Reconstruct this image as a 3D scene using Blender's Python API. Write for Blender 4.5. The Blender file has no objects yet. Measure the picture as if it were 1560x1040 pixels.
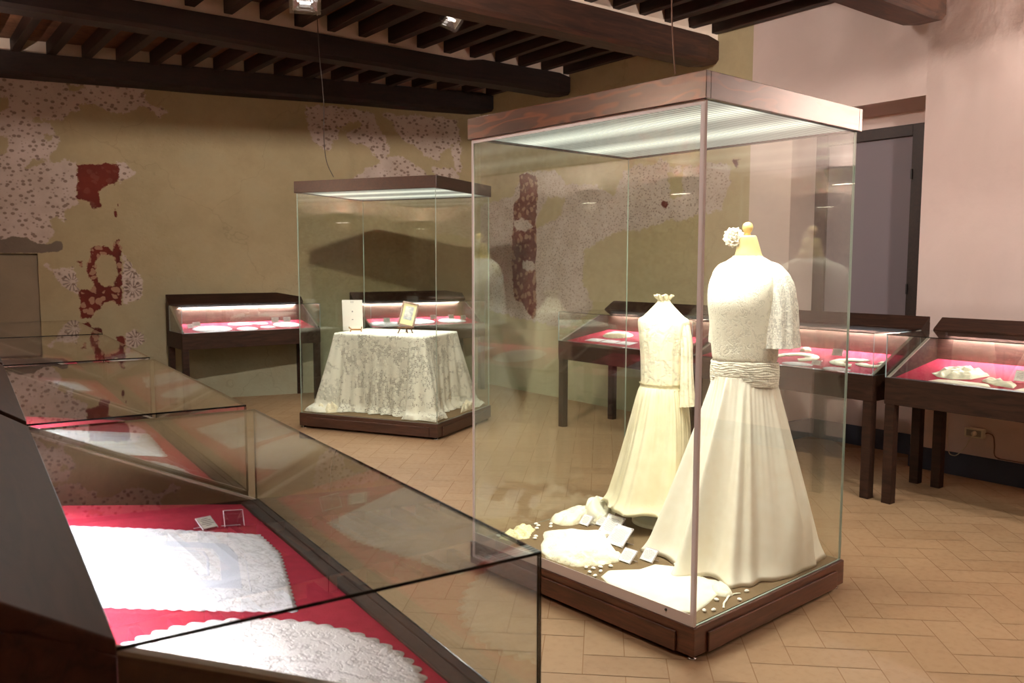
import bpy, math, random
import numpy as np
from mathutils import Vector, Matrix, noise as mnoise
SC = bpy.context.scene
COL = SC.collection
PI = math.pi
R = math.radians

# ---------------------------------------------------------------- render setup
SC.view_settings.view_transform = 'Standard'
SC.view_settings.look = 'None'
SC.view_settings.gamma = 1.0
SC.view_settings.use_curve_mapping = False
SC.view_settings.exposure = 0.0
SC.render.engine = 'CYCLES'
SC.cycles.use_denoising = True
SC.cycles.max_bounces = 10
SC.cycles.diffuse_bounces = 5
SC.cycles.glossy_bounces = 5
SC.cycles.transmission_bounces = 8
SC.cycles.transparent_max_bounces = 48
SC.cycles.sample_clamp_indirect = 6.0
SC.cycles.caustics_reflective = False
SC.cycles.caustics_refractive = False

# ---------------------------------------------------------------- materials
def lin(r, g, b):
    f = lambda c: (c/255/12.92) if c/255 <= .04045 else ((c/255+.055)/1.055)**2.4
    return (f(r), f(g), f(b), 1)
class NT:
    def __init__(s, name):
        s.m = bpy.data.materials.new(name); s.m.use_nodes = True
        s.t = s.m.node_tree; s.t.nodes.clear()
        s.out = s.t.nodes.new('ShaderNodeOutputMaterial')
    def n(s, typ, ins=None, **kw):
        nd = s.t.nodes.new(typ)
        for k, v in kw.items(): setattr(nd, k, v)
        for k, v in (ins or {}).items():
            if isinstance(v, bpy.types.NodeSocket): s.t.links.new(v, nd.inputs[k])
            else: nd.inputs[k].default_value = v
        return nd
    def link(s, a, b): s.t.links.new(a, b)
    def surf(s, sh): s.link(sh, s.out.inputs['Surface']); return s.m
    def math(s, op, a, b=0.0, c=None, clamp=False):
        nd = s.t.nodes.new('ShaderNodeMath'); nd.operation = op; nd.use_clamp = clamp
        for i, v in enumerate((a, b) if c is None else (a, b, c)):
            if isinstance(v, bpy.types.NodeSocket): s.link(v, nd.inputs[i])
            else: nd.inputs[i].default_value = v
        return nd.outputs[0]
    def ramp(s, fac, a, b):    # clamp((fac-a)/(b-a))
        nd = s.n('ShaderNodeMapRange', {'Value': fac, 'From Min': a, 'From Max': b})
        return nd.outputs[0]
    def mix(s, fac, a, b):
        nd = s.t.nodes.new('ShaderNodeMix'); nd.data_type = 'RGBA'
        for i, v in ((0, fac), (6, a), (7, b)):
            if isinstance(v, bpy.types.NodeSocket): s.link(v, nd.inputs[i])
            else: nd.inputs[i].default_value = v
        return nd.outputs[2]
    def obj(s, scale=(1, 1, 1)):
        tc = s.n('ShaderNodeTexCoord')
        mp = s.n('ShaderNodeMapping', {'Vector': tc.outputs['Object'], 'Scale': scale})
        return mp.outputs[0]
    def noise(s, vec, scale, detail=4, rough=.55, dist=0.0):
        nd = s.n('ShaderNodeTexNoise', {'Vector': vec, 'Scale': scale, 'Detail': detail, 'Roughness': rough, 'Distortion': dist})
        return nd.outputs['Fac']
    def voro(s, vec, scale, feature='F1', rnd=1.0):
        nd = s.n('ShaderNodeTexVoronoi', {'Vector': vec, 'Scale': scale, 'Randomness': rnd}, feature=feature)
        return nd.outputs['Distance']
    def attr(s, name):
        return s.n('ShaderNodeAttribute', attribute_name=name).outputs['Fac']
    def bump(s, h, strength=.3, dist=.01):
        return s.n('ShaderNodeBump', {'Height': h, 'Strength': strength, 'Distance': dist}).outputs[0]
    def pbr(s, color, rough=.6, normal=None, spec=.5, **kw):
        ins = {'Base Color': color, 'Roughness': rough, 'Specular IOR Level': spec}
        if normal is not None: ins['Normal'] = normal
        ins.update(kw)
        return s.n('ShaderNodeBsdfPrincipled', ins).outputs[0]

def m_plain(name, col, rough=.6, spec=.5, metal=0.0):
    t = NT(name); return t.surf(t.pbr(col, rough, spec=spec, Metallic=metal))
def m_wood(name, dark, light, rough=.35, stretch=(1.2, 14, 14), spec=.5, bumpy=.08, coat=0.0):
    t = NT(name); v = t.obj(stretch)
    n1 = t.noise(v, 3.0, 6, .6, .8); n2 = t.noise(t.obj((1, 1, 1)), 1.3, 2)
    f = t.ramp(n1, .35, .68); c = t.mix(f, dark, light)
    c = t.mix(t.math('MULTIPLY', n2, .35), c, dark)
    return t.surf(t.pbr(c, rough, t.bump(n1, bumpy, .003), spec, **{'Coat Weight': coat, 'Coat Roughness': .25}))
def m_grain(name, dark, mid, light, rough=.3):     # bold flat-sawn figure
    t = NT(name)
    warp = t.n('ShaderNodeTexNoise', {'Vector': t.obj((2.2, 2.2, 9)), 'Scale': 1.0, 'Detail': 2.0}).outputs['Fac']
    tc = t.n('ShaderNodeTexCoord'); sp = t.n('ShaderNodeSeparateXYZ', {'Vector': tc.outputs['Object']})
    f = t.math('ADD', t.math('MULTIPLY', sp.outputs['Z'], 70.0), t.math('MULTIPLY', warp, 34.0))
    f = t.math('SINE', f)
    band = t.ramp(f, .55, 1.0)
    d = t.noise(t.obj((1.6, 1.6, 12)), 2.0, 4, .6)
    c = t.mix(t.ramp(d, .35, .65), dark, mid)
    c = t.mix(t.math('MULTIPLY', band, .55), c, light)
    fine = t.noise(t.obj((3, 3, 90)), 4, 3)
    c = t.mix(t.math('MULTIPLY', fine, .3), c, dark)
    return t.surf(t.pbr(c, rough, t.bump(fine, .04, .002), .5, **{'Coat Weight': 1.0, 'Coat Roughness': .14, 'Coat IOR': 1.6}))
def m_glass(name, tint=(.965, .985, .97, 1), f0=.078, rough=0.0):
    t = NT(name)
    fac = t.n('ShaderNodeLayerWeight', {'Blend': .5}).outputs['Facing']
    p = t.math('POWER', fac, 5.0)
    fr = t.math('MULTIPLY_ADD', p, 1.0-f0, f0, clamp=True)
    tr = t.n('ShaderNodeBsdfTransparent', {'Color': tint}).outputs[0]
    gl = t.n('ShaderNodeBsdfGlossy', {'Color': (1, 1, 1, 1), 'Roughness': rough}).outputs[0]
    return t.surf(t.n('ShaderNodeMixShader', {0: fr, 1: tr, 2: gl}).outputs[0])
def m_emit(name, col, strength):
    t = NT(name); return t.surf(t.n('ShaderNodeEmission', {'Color': col, 'Strength': strength}).outputs[0])

def fresco(name, base_a, base_b, low, peck=1.0, pstr=1.0, zh=1.9):
    t = NT(name); v = t.obj()
    n1 = t.noise(v, .9, 5, .6); n2 = t.noise(v, 3.5, 5, .6); n3 = t.noise(v, 22, 3, .6)
    c = t.mix(t.ramp(n1, .35, .65), base_a, base_b)
    sep = t.n('ShaderNodeSeparateXYZ', {'Vector': v})
    zz = t.math('ADD', sep.outputs['Z'], t.math('MULTIPLY', n1, 1.6))
    c = t.mix(t.ramp(zz, 2.2, .9), c, low)
    c = t.mix(t.math('MULTIPLY', t.ramp(n2, .45, .75), .35), c, tuple(x*.72 for x in base_a[:3])+(1,))
    c = t.mix(t.math('MULTIPLY', t.ramp(n2, .5, .25), .22), c, low)
    c = t.mix(t.math('MULTIPLY', n3, .12), c, (.05, .04, .02, 1))
    # cracks
    wob = t.n('ShaderNodeVectorMath', {0: v, 1: t.n('ShaderNodeTexNoise', {'Vector': v, 'Scale': 2.0, 'Detail': 4}).outputs['Color']}, operation='ADD').outputs[0]
    ck = t.voro(wob, .45, 'DISTANCE_TO_EDGE')
    ckm = t.math('MULTIPLY', t.ramp(ck, .005, .0), .16)
    c = t.mix(ckm, c, (.06, .045, .025, 1))
    rag = t.math('MULTIPLY', t.math('SUBTRACT', t.noise(v, 10, 7, .75), .5), .20)
    rag2 = t.math('MULTIPLY', t.math('SUBTRACT', t.noise(v, 16, 5, .7), .5), .10)
    # white ground laid bare, pecked with small dark marks
    mw = t.ramp(t.math('ADD', t.attr('white'), rag), -.012, .0)
    pk = t.voro(t.obj((9, 9, 12)), 1.75*peck)
    pk2 = t.voro(t.obj((17, 17, 19)), 1.3*peck)
    pm = t.math('MAXIMUM', t.math('MULTIPLY', t.ramp(pk, .36, .26), .8*pstr), t.math('MULTIPLY', t.ramp(pk2, .24, .16), .5*pstr))
    wc = t.mix(t.ramp(n2, .3, .75), lin(196, 178, 168), lin(170, 152, 138))
    wc = t.mix(pm, wc, lin(112, 90, 78))
    c = t.mix(mw, c, wc)
    # red painted fragments with gaps in the paint
    mr = t.ramp(t.math('ADD', t.attr('red'), rag2), -.004, .006)
    hv = t.n('ShaderNodeVectorMath', {0: t.n('ShaderNodeTexNoise', {'Vector': v, 'Scale': 9.0, 'Detail': 3.0}).outputs['Color'], 1: (.12, .12, .12)}, operation='MULTIPLY').outputs[0]
    hole = t.voro(t.n('ShaderNodeVectorMath', {0: v, 1: hv}, operation='ADD').outputs[0], 13, 'F1')
    hm = t.math('MULTIPLY', t.ramp(hole, .44, .36), t.math('ADD', .12, t.ramp(sep.outputs['Z'], zh, zh-.2)), clamp=True)
    hz = t.ramp(n1, .25, .6)
    rc = t.mix(t.ramp(n2, .35, .7), lin(104, 42, 32), lin(78, 33, 28))
    rc = t.mix(t.math('MULTIPLY', hm, .75), rc, lin(165, 130, 105))
    c = t.mix(mr, c, rc)
    # petal fans and grey mortar
    mg = t.ramp(t.math('ADD', t.attr('grey'), t.math('MULTIPLY', rag, .3)), -.003, .006)
    c = t.mix(mg, c, t.mix(n2, lin(92, 82, 72), lin(120, 106, 92)))
    fx, fz = t.attr('fdx'), t.attr('fdz')
    frad = t.math('SQRT', t.math('ADD', t.math('MULTIPLY', fx, fx), t.math('MULTIPLY', fz, fz)))
    fan_ = t.math('COSINE', t.math('ADD', t.math('MULTIPLY', t.math('ARCTAN2', fz, fx), 13.0), t.math('MULTIPLY', n2, 6.0)))
    mf = t.math('MULTIPLY', t.ramp(fan_, .1, .4), t.math('MULTIPLY', t.ramp(frad, .10, .09), t.ramp(frad, .02, .03)))
    mf = t.math('MULTIPLY', mf, mw)
    c = t.mix(t.math('MULTIPLY', mf, .55), c, lin(80, 62, 54))
    h = t.math('ADD', t.math('MULTIPLY', mw, -.5), t.math('ADD', t.math('MULTIPLY', pm, -.4), t.math('MULTIPLY', n2, .6)))
    return t.surf(t.pbr(c, .88, t.bump(h, .25, .012), .25))

def plaster(name, a, b, scale=1.0, strength=.14):
    t = NT(name); v = t.obj()
    n1 = t.noise(v, 1.4*scale, 6, .6, .6); n2 = t.noise(v, 7*scale, 5, .6); n3 = t.noise(v, 60, 2)
    c = t.mix(t.ramp(n1, .3, .7), a, b)
    c = t.mix(t.math('MULTIPLY', t.ramp(n2, .55, .8), .25), c, tuple(x*.8 for x in a[:3])+(1,))
    h = t.math('ADD', n1, t.math('ADD', t.math('MULTIPLY', n2, .35), t.math('MULTIPLY', n3, .03)))
    return t.surf(t.pbr(c, .9, t.bump(h, strength, .05), .2))

def cloth(name, col, shade=None, bump=.25, scale=260, wave=0.0, rough=.9, trans=0.0, sheen=.0):
    t = NT(name); v = t.obj()
    n = t.noise(v, scale*.12, 4); f = t.noise(v, scale, 2)
    c = t.mix(t.ramp(n, .35, .7), col, shade or tuple(x*.9 for x in col[:3])+(1,))
    h = t.math('ADD', f, t.math('MULTIPLY', n, 1.2))
    s = t.pbr(c, rough, t.bump(h, bump, .004), .2, **{'Sheen Weight': sheen})
    if trans > 0:
        tl = t.n('ShaderNodeBsdfTranslucent', {'Color': col}).outputs[0]
        s = t.n('ShaderNodeMixShader', {0: trans, 1: s, 2: tl}).outputs[0]
    return t.surf(s)
def lace(name, col, scale=70, hole=.35, density=.5, bands=None, floral=9, dark=None, open_=1.0, grid=0.0):
    """openwork: real gaps between threads, flowers of denser thread, optional plain bands (by 'ring')"""
    t = NT(name); v = t.obj()
    net = t.voro(v, scale, 'DISTANCE_TO_EDGE', .35)
    gap = t.ramp(net, hole*.5, hole*.5+.06)
    fl = t.noise(v, floral, 3, .55, 1.5)
    if grid:      # filet squares: each block is worked more or less densely
        sn = t.n('ShaderNodeVectorMath', {0: v, 1: (grid, grid, grid)}, operation='SNAP').outputs[0]
        cell = t.n('ShaderNodeTexWhiteNoise', {'Vector': sn}).outputs['Value']
        fl = t.math('ADD', fl, t.math('MULTIPLY', t.math('SUBTRACT', cell, .45), .30))
    dense = t.ramp(fl, density-.03, density+.05)
    pet = t.ramp(t.voro(v, floral*3.2, 'F1', .8), .34, .42)
    dense = t.math('MAXIMUM', dense, t.math('SUBTRACT', 1.0, pet))
    gap = t.math('MULTIPLY', gap, t.math('SUBTRACT', 1.0, dense))
    band_sum = None
    if bands:
        r = t.attr('ring')
        for a, b in bands:
            inb = t.math('MULTIPLY', t.ramp(r, a, a+.008), t.ramp(r, b, b-.008))
            gap = t.math('MULTIPLY', gap, t.math('SUBTRACT', 1.0, inb))
            dense = t.math('MAXIMUM', dense, inb)
            band_sum = inb if band_sum is None else t.math('MAXIMUM', band_sum, inb)
    gap = t.math('MULTIPLY', gap, open_)
    shade = tuple(x*.88 for x in col[:3])+(1,)
    c = t.mix(dense, shade, col)
    if band_sum is not None: c = t.mix(t.math('MULTIPLY', band_sum, .8), c, lin(206, 212, 230))
    h = t.math('ADD', t.math('MULTIPLY', dense, .8), t.math('MULTIPLY', t.noise(v, scale*1.7, 2), .6))
    s = t.pbr(c, .9, t.bump(h, .5, .004), .2)
    tr = t.n('ShaderNodeBsdfTransparent').outputs[0]
    return t.surf(t.n('ShaderNodeMixShader', {0: gap, 1: s, 2: tr}).outputs[0])

M = {}
M['fresco'] = fresco('olive_fresco_plaster', lin(163, 147, 113), lin(173, 156, 121), lin(156, 154, 130))
M['fresco_r'] = fresco('beige_fresco_plaster', lin(175, 157, 122), lin(185, 168, 132), lin(166, 160, 128), 1.9, .75, 3.0)
M['pink'] = plaster('pink_white_plaster', lin(212, 191, 182), lin(203, 181, 172))
M['cream'] = plaster('cream_ceiling_plaster', lin(226, 206, 188), lin(212, 190, 170), 1.5, .2)
M['niche'] = plaster('grey_brown_plaster', lin(150, 134, 112), lin(134, 120, 100), 1.2, .15)
M['base_blue'] = plaster('slate_blue_skirting', lin(64, 70, 84), lin(56, 62, 76), 2, .1)
M['beam'] = m_wood('dark_beam_wood', lin(24, 16, 13), lin(40, 26, 20), .7, (1.0, 9, 9), .25)
M['beam_r'] = m_wood('red_brown_beam_wood', lin(36, 22, 16), lin(70, 42, 28), .6, (1.0, 9, 9), .3)
M['joist'] = m_wood('dark_joist_wood', lin(30, 20, 15), lin(52, 32, 24), .6, (9, 1.0, 9), .25)
M['plank'] = m_wood('ceiling_plank_wood', lin(96, 62, 44), lin(134, 92, 66), .7, (2, 3, 2), .2)
M['case_wood'] = m_wood('case_dark_walnut', lin(36, 23, 17), lin(62, 39, 28), .5, (1.5, 12, 12), .18, .05)
M['case_in'] = m_wood('case_inner_mahogany', lin(88, 66, 58), lin(120, 92, 80), .4, (1.5, 10, 10), .4, .05)
M['crown'] = m_grain('crown_figured_wood', lin(44, 20, 12), lin(70, 34, 21), lin(124, 66, 36))
M['crown_dark'] = m_wood('crown_dark_wood', lin(36, 22, 16), lin(60, 36, 26), .35)
M['base_wood'] = m_wood('plinth_brown_wood', lin(66, 38, 26), lin(104, 62, 44), .28, (1.5, 1.5, 16), .5, .05)
M['base_dark'] = m_wood('plinth_dark_wood', lin(52, 34, 26), lin(78, 50, 38), .3, (1.5, 1.5, 16), .5, .05)
M['glass'] = m_glass('clear_case_glass')
M['glass_big'] = m_glass('vitrine_glass', (.955, .975, .955, 1), .05)
M['edge_dark'] = m_plain('glass_edge_black', lin(14, 22, 20), .2)
M['edge_pale'] = m_plain('glass_edge_pale', lin(150, 172, 176), .2)
M['trim'] = m_plain('pale_edge_strip', lin(160, 152, 140), .35)
M['edge_green'] = m_plain('glass_edge_green', lin(168, 180, 166), .2)
M['alu'] = m_plain('satin_aluminium', lin(208, 196, 192), .45)
M['chrome'] = m_plain('chrome', lin(215, 215, 215), .12, metal=1.0)
M['acrylic'] = m_glass('clear_acrylic', (.93, .93, .94, 1), .08)
M['acrylic_edge'] = m_plain('acrylic_edge', lin(215, 205, 212), .2)
M['paper'] = m_plain('card_paper', lin(232, 228, 220), .8)
M['ink'] = m_plain('card_ink', lin(108, 104, 110), .8)
M['deck'] = cloth('brown_deck_cloth', lin(112, 92, 66), bump=.15)
M['red'] = cloth('crimson_lining_cloth', lin(166, 42, 64), lin(154, 35, 57), .25, 300)
M['tube'] = m_emit('lamp_tube_glow', (1, .95, .96, 1), 235.0)
M['cover_glow'] = m_emit('lamp_cover_soft', (.86, .93, 1, 1), .55)
M['cover_bright'] = m_emit('lamp_cover_bright', (1, .94, .97, 1), 1.6)
M['tube_bright'] = m_emit('lamp_tube_glow_bright', (1, .95, .96, 1), 280.0)
M['tube_dim'] = m_plain('tube_holder', lin(190, 190, 195), .3)
M['ivory'] = cloth('ivory_chiffon', lin(240, 232, 214), lin(235, 225, 204), .08, 180, trans=.04)
M['ivory_silk'] = cloth('ivory_dupion_silk', lin(232, 222, 190), lin(222, 210, 174), .35, 90, rough=.5, trans=.03)
M['ivory_lace'] = lace('ivory_lace', lin(236, 228, 208), 170, .3, .46, floral=32, open_=.08)
M['sheer'] = lace('sheer_lace', lin(242, 236, 222), 150, .25, .55, floral=28, open_=.45)
M['cream_lace'] = lace('cream_lace', lin(238, 228, 198), 130, .3, .46, floral=18, open_=.15)
M['cotton'] = cloth('cream_cotton', lin(240, 236, 214), lin(232, 226, 200), .3, 150, trans=.05)
M['yellow_lace'] = lace('pale_yellow_lace', lin(240, 230, 180), 120, .3, .5, floral=20, open_=.2)
M['doily'] = lace('white_doily_lace', lin(236, 234, 236), 150, .32, .48, bands=[(.0, .04)], floral=22, open_=.3)
M['tray_cloth'] = lace('white_tray_cloth', lin(236, 237, 244), 150, .3, .5, bands=[(.30, .33), (.42, .60), (.66, .675)], floral=24, open_=.28)
M['table_lace'] = lace('filet_lace', lin(228, 224, 208), 70, .42, .53, floral=8, open_=.95, grid=.115)
M['body'] = m_plain('mannequin_linen', lin(206, 182, 126), .75)
M['knob'] = m_plain('turned_maple', lin(208, 176, 108), .4)
M['almond'] = m_plain('sugared_almond', lin(240, 236, 222), .35)
M['almond_y'] = m_plain('sugared_almond_cream', lin(226, 206, 150), .35)
M['brass_wood'] = m_plain('honey_wood', lin(150, 104, 50), .4)
M['frame_wood'] = m_plain('walnut_frame', lin(98, 62, 28), .35)
M['mount'] = m_plain('cream_mount', lin(222, 212, 160), .7)
def photo_mat():
    t = NT('old_photograph'); v = t.obj((1, 1, 1))
    n = t.noise(v, 28, 3); w = t.noise(v, 60, 3)
    c = t.mix(t.ramp(n, .4, .6), lin(72, 78, 82), lin(150, 150, 138)); c = t.mix(t.math('MULTIPLY', w, .3), c, lin(60, 60, 60))
    return t.surf(t.pbr(c, .3))
M['photo'] = photo_mat()
M['door'] = m_plain('grey_door_panel', lin(116, 106, 110), .6)
M['door_frame'] = m_wood('dark_door_frame', lin(30, 18, 14), lin(48, 29, 22), .5)
M['socket'] = m_plain('ivory_plastic', lin(216, 204, 176), .4)
M['socket_grey'] = m_plain('grey_module', lin(150, 140, 124), .4)
M['cable_w'] = m_plain('cream_cable', lin(206, 190, 164), .5)
M['cable_b'] = m_plain('brown_cable', lin(112, 76, 56), .5)
M['cable_d'] = m_plain('dark_cable', lin(46, 34, 26), .6)
M['black'] = m_plain('black_metal', lin(22, 20, 20), .4)
M['sconce'] = m_plain('grey_sconce_metal', lin(120, 112, 104), .4, metal=.5)
M['sconce_glow'] = m_emit('sconce_glass_glow', (1, .88, .72, 1), 14.0)
M['bulb'] = m_emit('bulb_glow', (1, .9, .8, 1), 5.0)
def diffuser():
    t = NT('prismatic_diffuser')
    v = t.obj()
    sp = t.n('ShaderNodeSeparateXYZ', {'Vector': v})
    # two tubes run along local y behind a ribbed sheet
    w1 = t.n('ShaderNodeTexWave', {'Vector': v, 'Scale': 11.0, 'Distortion': .0}, wave_type='BANDS', bands_direction='Y')
    rib = t.ramp(w1.outputs['Fac'], .0, 1.0)
    x = sp.outputs['X']
    def band(c, w): return t.ramp(t.math('ABSOLUTE', t.math('SUBTRACT', x, c)), w, 0.0)
    tubes = t.math('ADD', band(.33, .16), band(.78, .16))
    b = t.math('ADD', .30, t.math('MULTIPLY', tubes, .62))
    b = t.math('MULTIPLY', b, t.math('ADD', .66, t.math('MULTIPLY', rib, .6)))
    em = t.n('ShaderNodeEmission', {'Color': (1.0, 1.0, .84, 1), 'Strength': t.math('MULTIPLY', b, 1.25)}).outputs[0]
    return t.surf(em)
M['diffuser'] = diffuser()
def floor_mat():
    t = NT('terracotta_tile'); v = t.obj()
    a = t.attr('tone'); n = t.noise(v, 3, 5); n2 = t.noise(v, 30, 4)
    c = t.mix(a, lin(159, 129, 97), lin(147, 116, 85))
    c = t.mix(t.ramp(n, .3, .75), c, lin(155, 126, 94))
    c = t.mix(t.math('MULTIPLY', t.ramp(n2, .5, .8), .25), c, lin(120, 90, 64))
    return t.surf(t.pbr(c, t.math('ADD', .38, t.math('MULTIPLY', n2, .25)), t.bump(n2, .08, .004), .4))
M['tile'] = floor_mat()
M['grout'] = m_plain('tile_grout', lin(138, 107, 77), .9)

# ---------------------------------------------------------------- mesh helpers
class MB:
    def __init__(s): s.v = []; s.f = []; s.m = []; s.sm = []
    def add(s, vs, fs, mi=0, smooth=False, T=None):
        b = len(s.v)
        s.v += [tuple(T @ Vector(p)) if T is not None else tuple(p) for p in vs]
        for f in fs: s.f.append([b+i for i in f]); s.m.append(mi); s.sm.append(smooth)
        return s
    def box(s, x0, x1, y0, y1, z0, z1, mi=0, T=None, top=None):
        vs = [(x0,y0,z0),(x1,y0,z0),(x1,y1,z0),(x0,y1,z0),(x0,y0,z1),(x1,y0,z1),(x1,y1,z1),(x0,y1,z1)]
        fs = [(3,2,1,0),(4,5,6,7),(0,1,5,4),(1,2,6,5),(2,3,7,6),(3,0,4,7)]
        return s.add(vs, fs, mi, False, T)
    def pane(s, x0, x1, y0, y1, z0, z1, axis, mi=0, edge=1):
        """thin sheet: the two big faces take mi, the four cut edges take `edge`"""
        vs = [(x0,y0,z0),(x1,y0,z0),(x1,y1,z0),(x0,y1,z0),(x0,y0,z1),(x1,y0,z1),(x1,y1,z1),(x0,y1,z1)]
        fs = [(3,2,1,0),(4,5,6,7),(0,1,5,4),(2,3,7,6),(1,2,6,5),(3,0,4,7)]
        big = {'z': (0,1), 'y': (2,3), 'x': (4,5)}[axis]
        for i, f in enumerate(fs): s.add([vs[k] for k in f], [(0,1,2,3)], mi if i in big else edge)
        return s
    def prism(s, prof, axis, a, b, mi=0, T=None):
        """profile (list of 2-d points, ccw) extruded along axis from a to b"""
        n = len(prof)
        def P(p, t): return {'x': (t, p[0], p[1]), 'y': (p[0], t, p[1]), 'z': (p[0], p[1], t)}[axis]
        vs = [P(p, a) for p in prof]+[P(p, b) for p in prof]
        fs = [tuple(range(n))[::-1], tuple(range(n, 2*n))]+[(i, (i+1) % n, n+(i+1) % n, n+i) for i in range(n)]
        return s.add(vs, fs, mi, False, T)
    def rings(s, rs, mi=0, smooth=True, cap0=False, cap1=False, closed=True, T=None):
        n = len(rs[0]); vs = [p for r in rs for p in r]; fs = []
        for i in range(len(rs)-1):
            for j in range(n if closed else n-1):
                k = (j+1) % n
                fs.append((i*n+j, i*n+k, (i+1)*n+k, (i+1)*n+j))
        s.add(vs, fs, mi, smooth, T)
        if cap0: s.add(rs[0][::-1], [tuple(range(n))], mi, False, T)
        if cap1: s.add(rs[-1], [tuple(range(n))], mi, False, T)
        return s
    def lathe(s, prof, c=(0, 0, 0), n=24, mi=0, smooth=True, T=None):
        rs = [[(c[0]+r*math.cos(2*PI*j/n), c[1]+r*math.sin(2*PI*j/n), c[2]+z) for j in range(n)] for r, z in prof]
        return s.rings(rs, mi, smooth, True, True, T=T)
    def tube(s, pts, r, n=8, mi=0, smooth=True):
        pts = [Vector(p) for p in pts]; rs = []; up = Vector((0, 0, 1))
        for i, p in enumerate(pts):
            d = (pts[min(i+1, len(pts)-1)]-pts[max(i-1, 0)]).normalized()
            a = d.cross(up if abs(d.z) < .95 else Vector((1, 0, 0))).normalized(); b = d.cross(a).normalized()
            rr = r[i] if isinstance(r, (list, tuple)) else r
            rs.append([tuple(p+a*rr*math.cos(2*PI*j/n)-b*rr*math.sin(2*PI*j/n)) for j in range(n)])
        return s.rings(rs, mi, smooth, True, True)
    def build(s, name, mats, parent=None, bevel=0, solid=0, attr=None, auto=False):
        me = bpy.data.meshes.new(name); me.from_pydata(s.v, [], s.f); me.validate(clean_customdata=False)
        for m_ in (mats if isinstance(mats, (list, tuple)) else [mats]): me.materials.append(m_)
        if len(me.polygons) == len(s.f):
            me.polygons.foreach_set('material_index', s.m); me.polygons.foreach_set('use_smooth', s.sm)
        for k, vals in (attr or {}).items():
            at = me.attributes.new(k, 'FLOAT', 'POINT'); at.data.foreach_set('value', [float(x) for x in vals])
        me.update()
        o = bpy.data.objects.new(name, me); COL.objects.link(o)
        if parent is not None: o.parent = parent
        if solid:
            md = o.modifiers.new('thick', 'SOLIDIFY'); md.thickness = solid; md.offset = 0
        if bevel:
            md = o.modifiers.new('bevel', 'BEVEL'); md.width = bevel; md.segments = 2; md.limit_method = 'ANGLE'; md.angle_limit = R(40)
        return o
def tag(o, label=None, cat=None, group=None, kind=None):
    if label: o['label'] = label
    if cat: o['category'] = cat
    if group: o['group'] = group
    if kind: o['kind'] = kind
    return o
def empty(name, loc, rz=0, label=None, cat=None, group=None):
    o = bpy.data.objects.new(name, None); COL.objects.link(o); o.empty_display_size = .1
    o.location = loc; o.rotation_euler = (0, 0, rz)
    return tag(o, label, cat, group)
def setloc(o, loc, rz=0): o.location = loc; o.rotation_euler = (0, 0, rz); return o
def copy_tree(o, parent=None):
    c = o.copy(); COL.objects.link(c)
    if parent is not None: c.parent = parent
    for ch in [x for x in bpy.data.objects if x.parent == o]: copy_tree(ch, c)
    return c
def ns(x, y, z=0.0): return mnoise.noise(Vector((x, y, z)))

# ---------------------------------------------------------------- camera
pitch, roll, A = .0914, .0014, .65
cp, sp, cr, sr = math.cos(pitch), math.sin(pitch), math.cos(roll), math.sin(roll)
Fv = Vector((0, cp, -sp)); Rv = Vector((1, 0, 0)); Uv = Vector((0, sp, cp))
Rv, Uv = cr*Rv+sr*Uv, -sr*Rv+cr*Uv
MR = Matrix.Rotation(-A, 3, 'Z')
Fv, Rv, Uv = MR @ Fv, MR @ Rv, MR @ Uv
cam = bpy.data.cameras.new('camera'); co = bpy.data.objects.new('camera', cam); COL.objects.link(co)
co.matrix_world = Matrix(((Rv.x, Uv.x, -Fv.x, 0), (Rv.y, Uv.y, -Fv.y, 0), (Rv.z, Uv.z, -Fv.z, 1.52), (0, 0, 0, 1)))
cam.sensor_width = 36; cam.lens = 1279.6/1560*36; cam.clip_start = .02
cam.dof.use_dof = True; cam.dof.focus_distance = 3.7; cam.dof.aperture_fstop = 7.0
SC.camera = co

# ---------------------------------------------------------------- the room
XR = 6.2          # right wall
XL = -.6          # left wall
YN = -3.2         # wall behind the camera
ZC = 3.72
SL = .235         # the far wall runs slightly askew
def yback(x): return 8.82+SL*(6.2-x)
BA = math.atan(SL)

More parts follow.
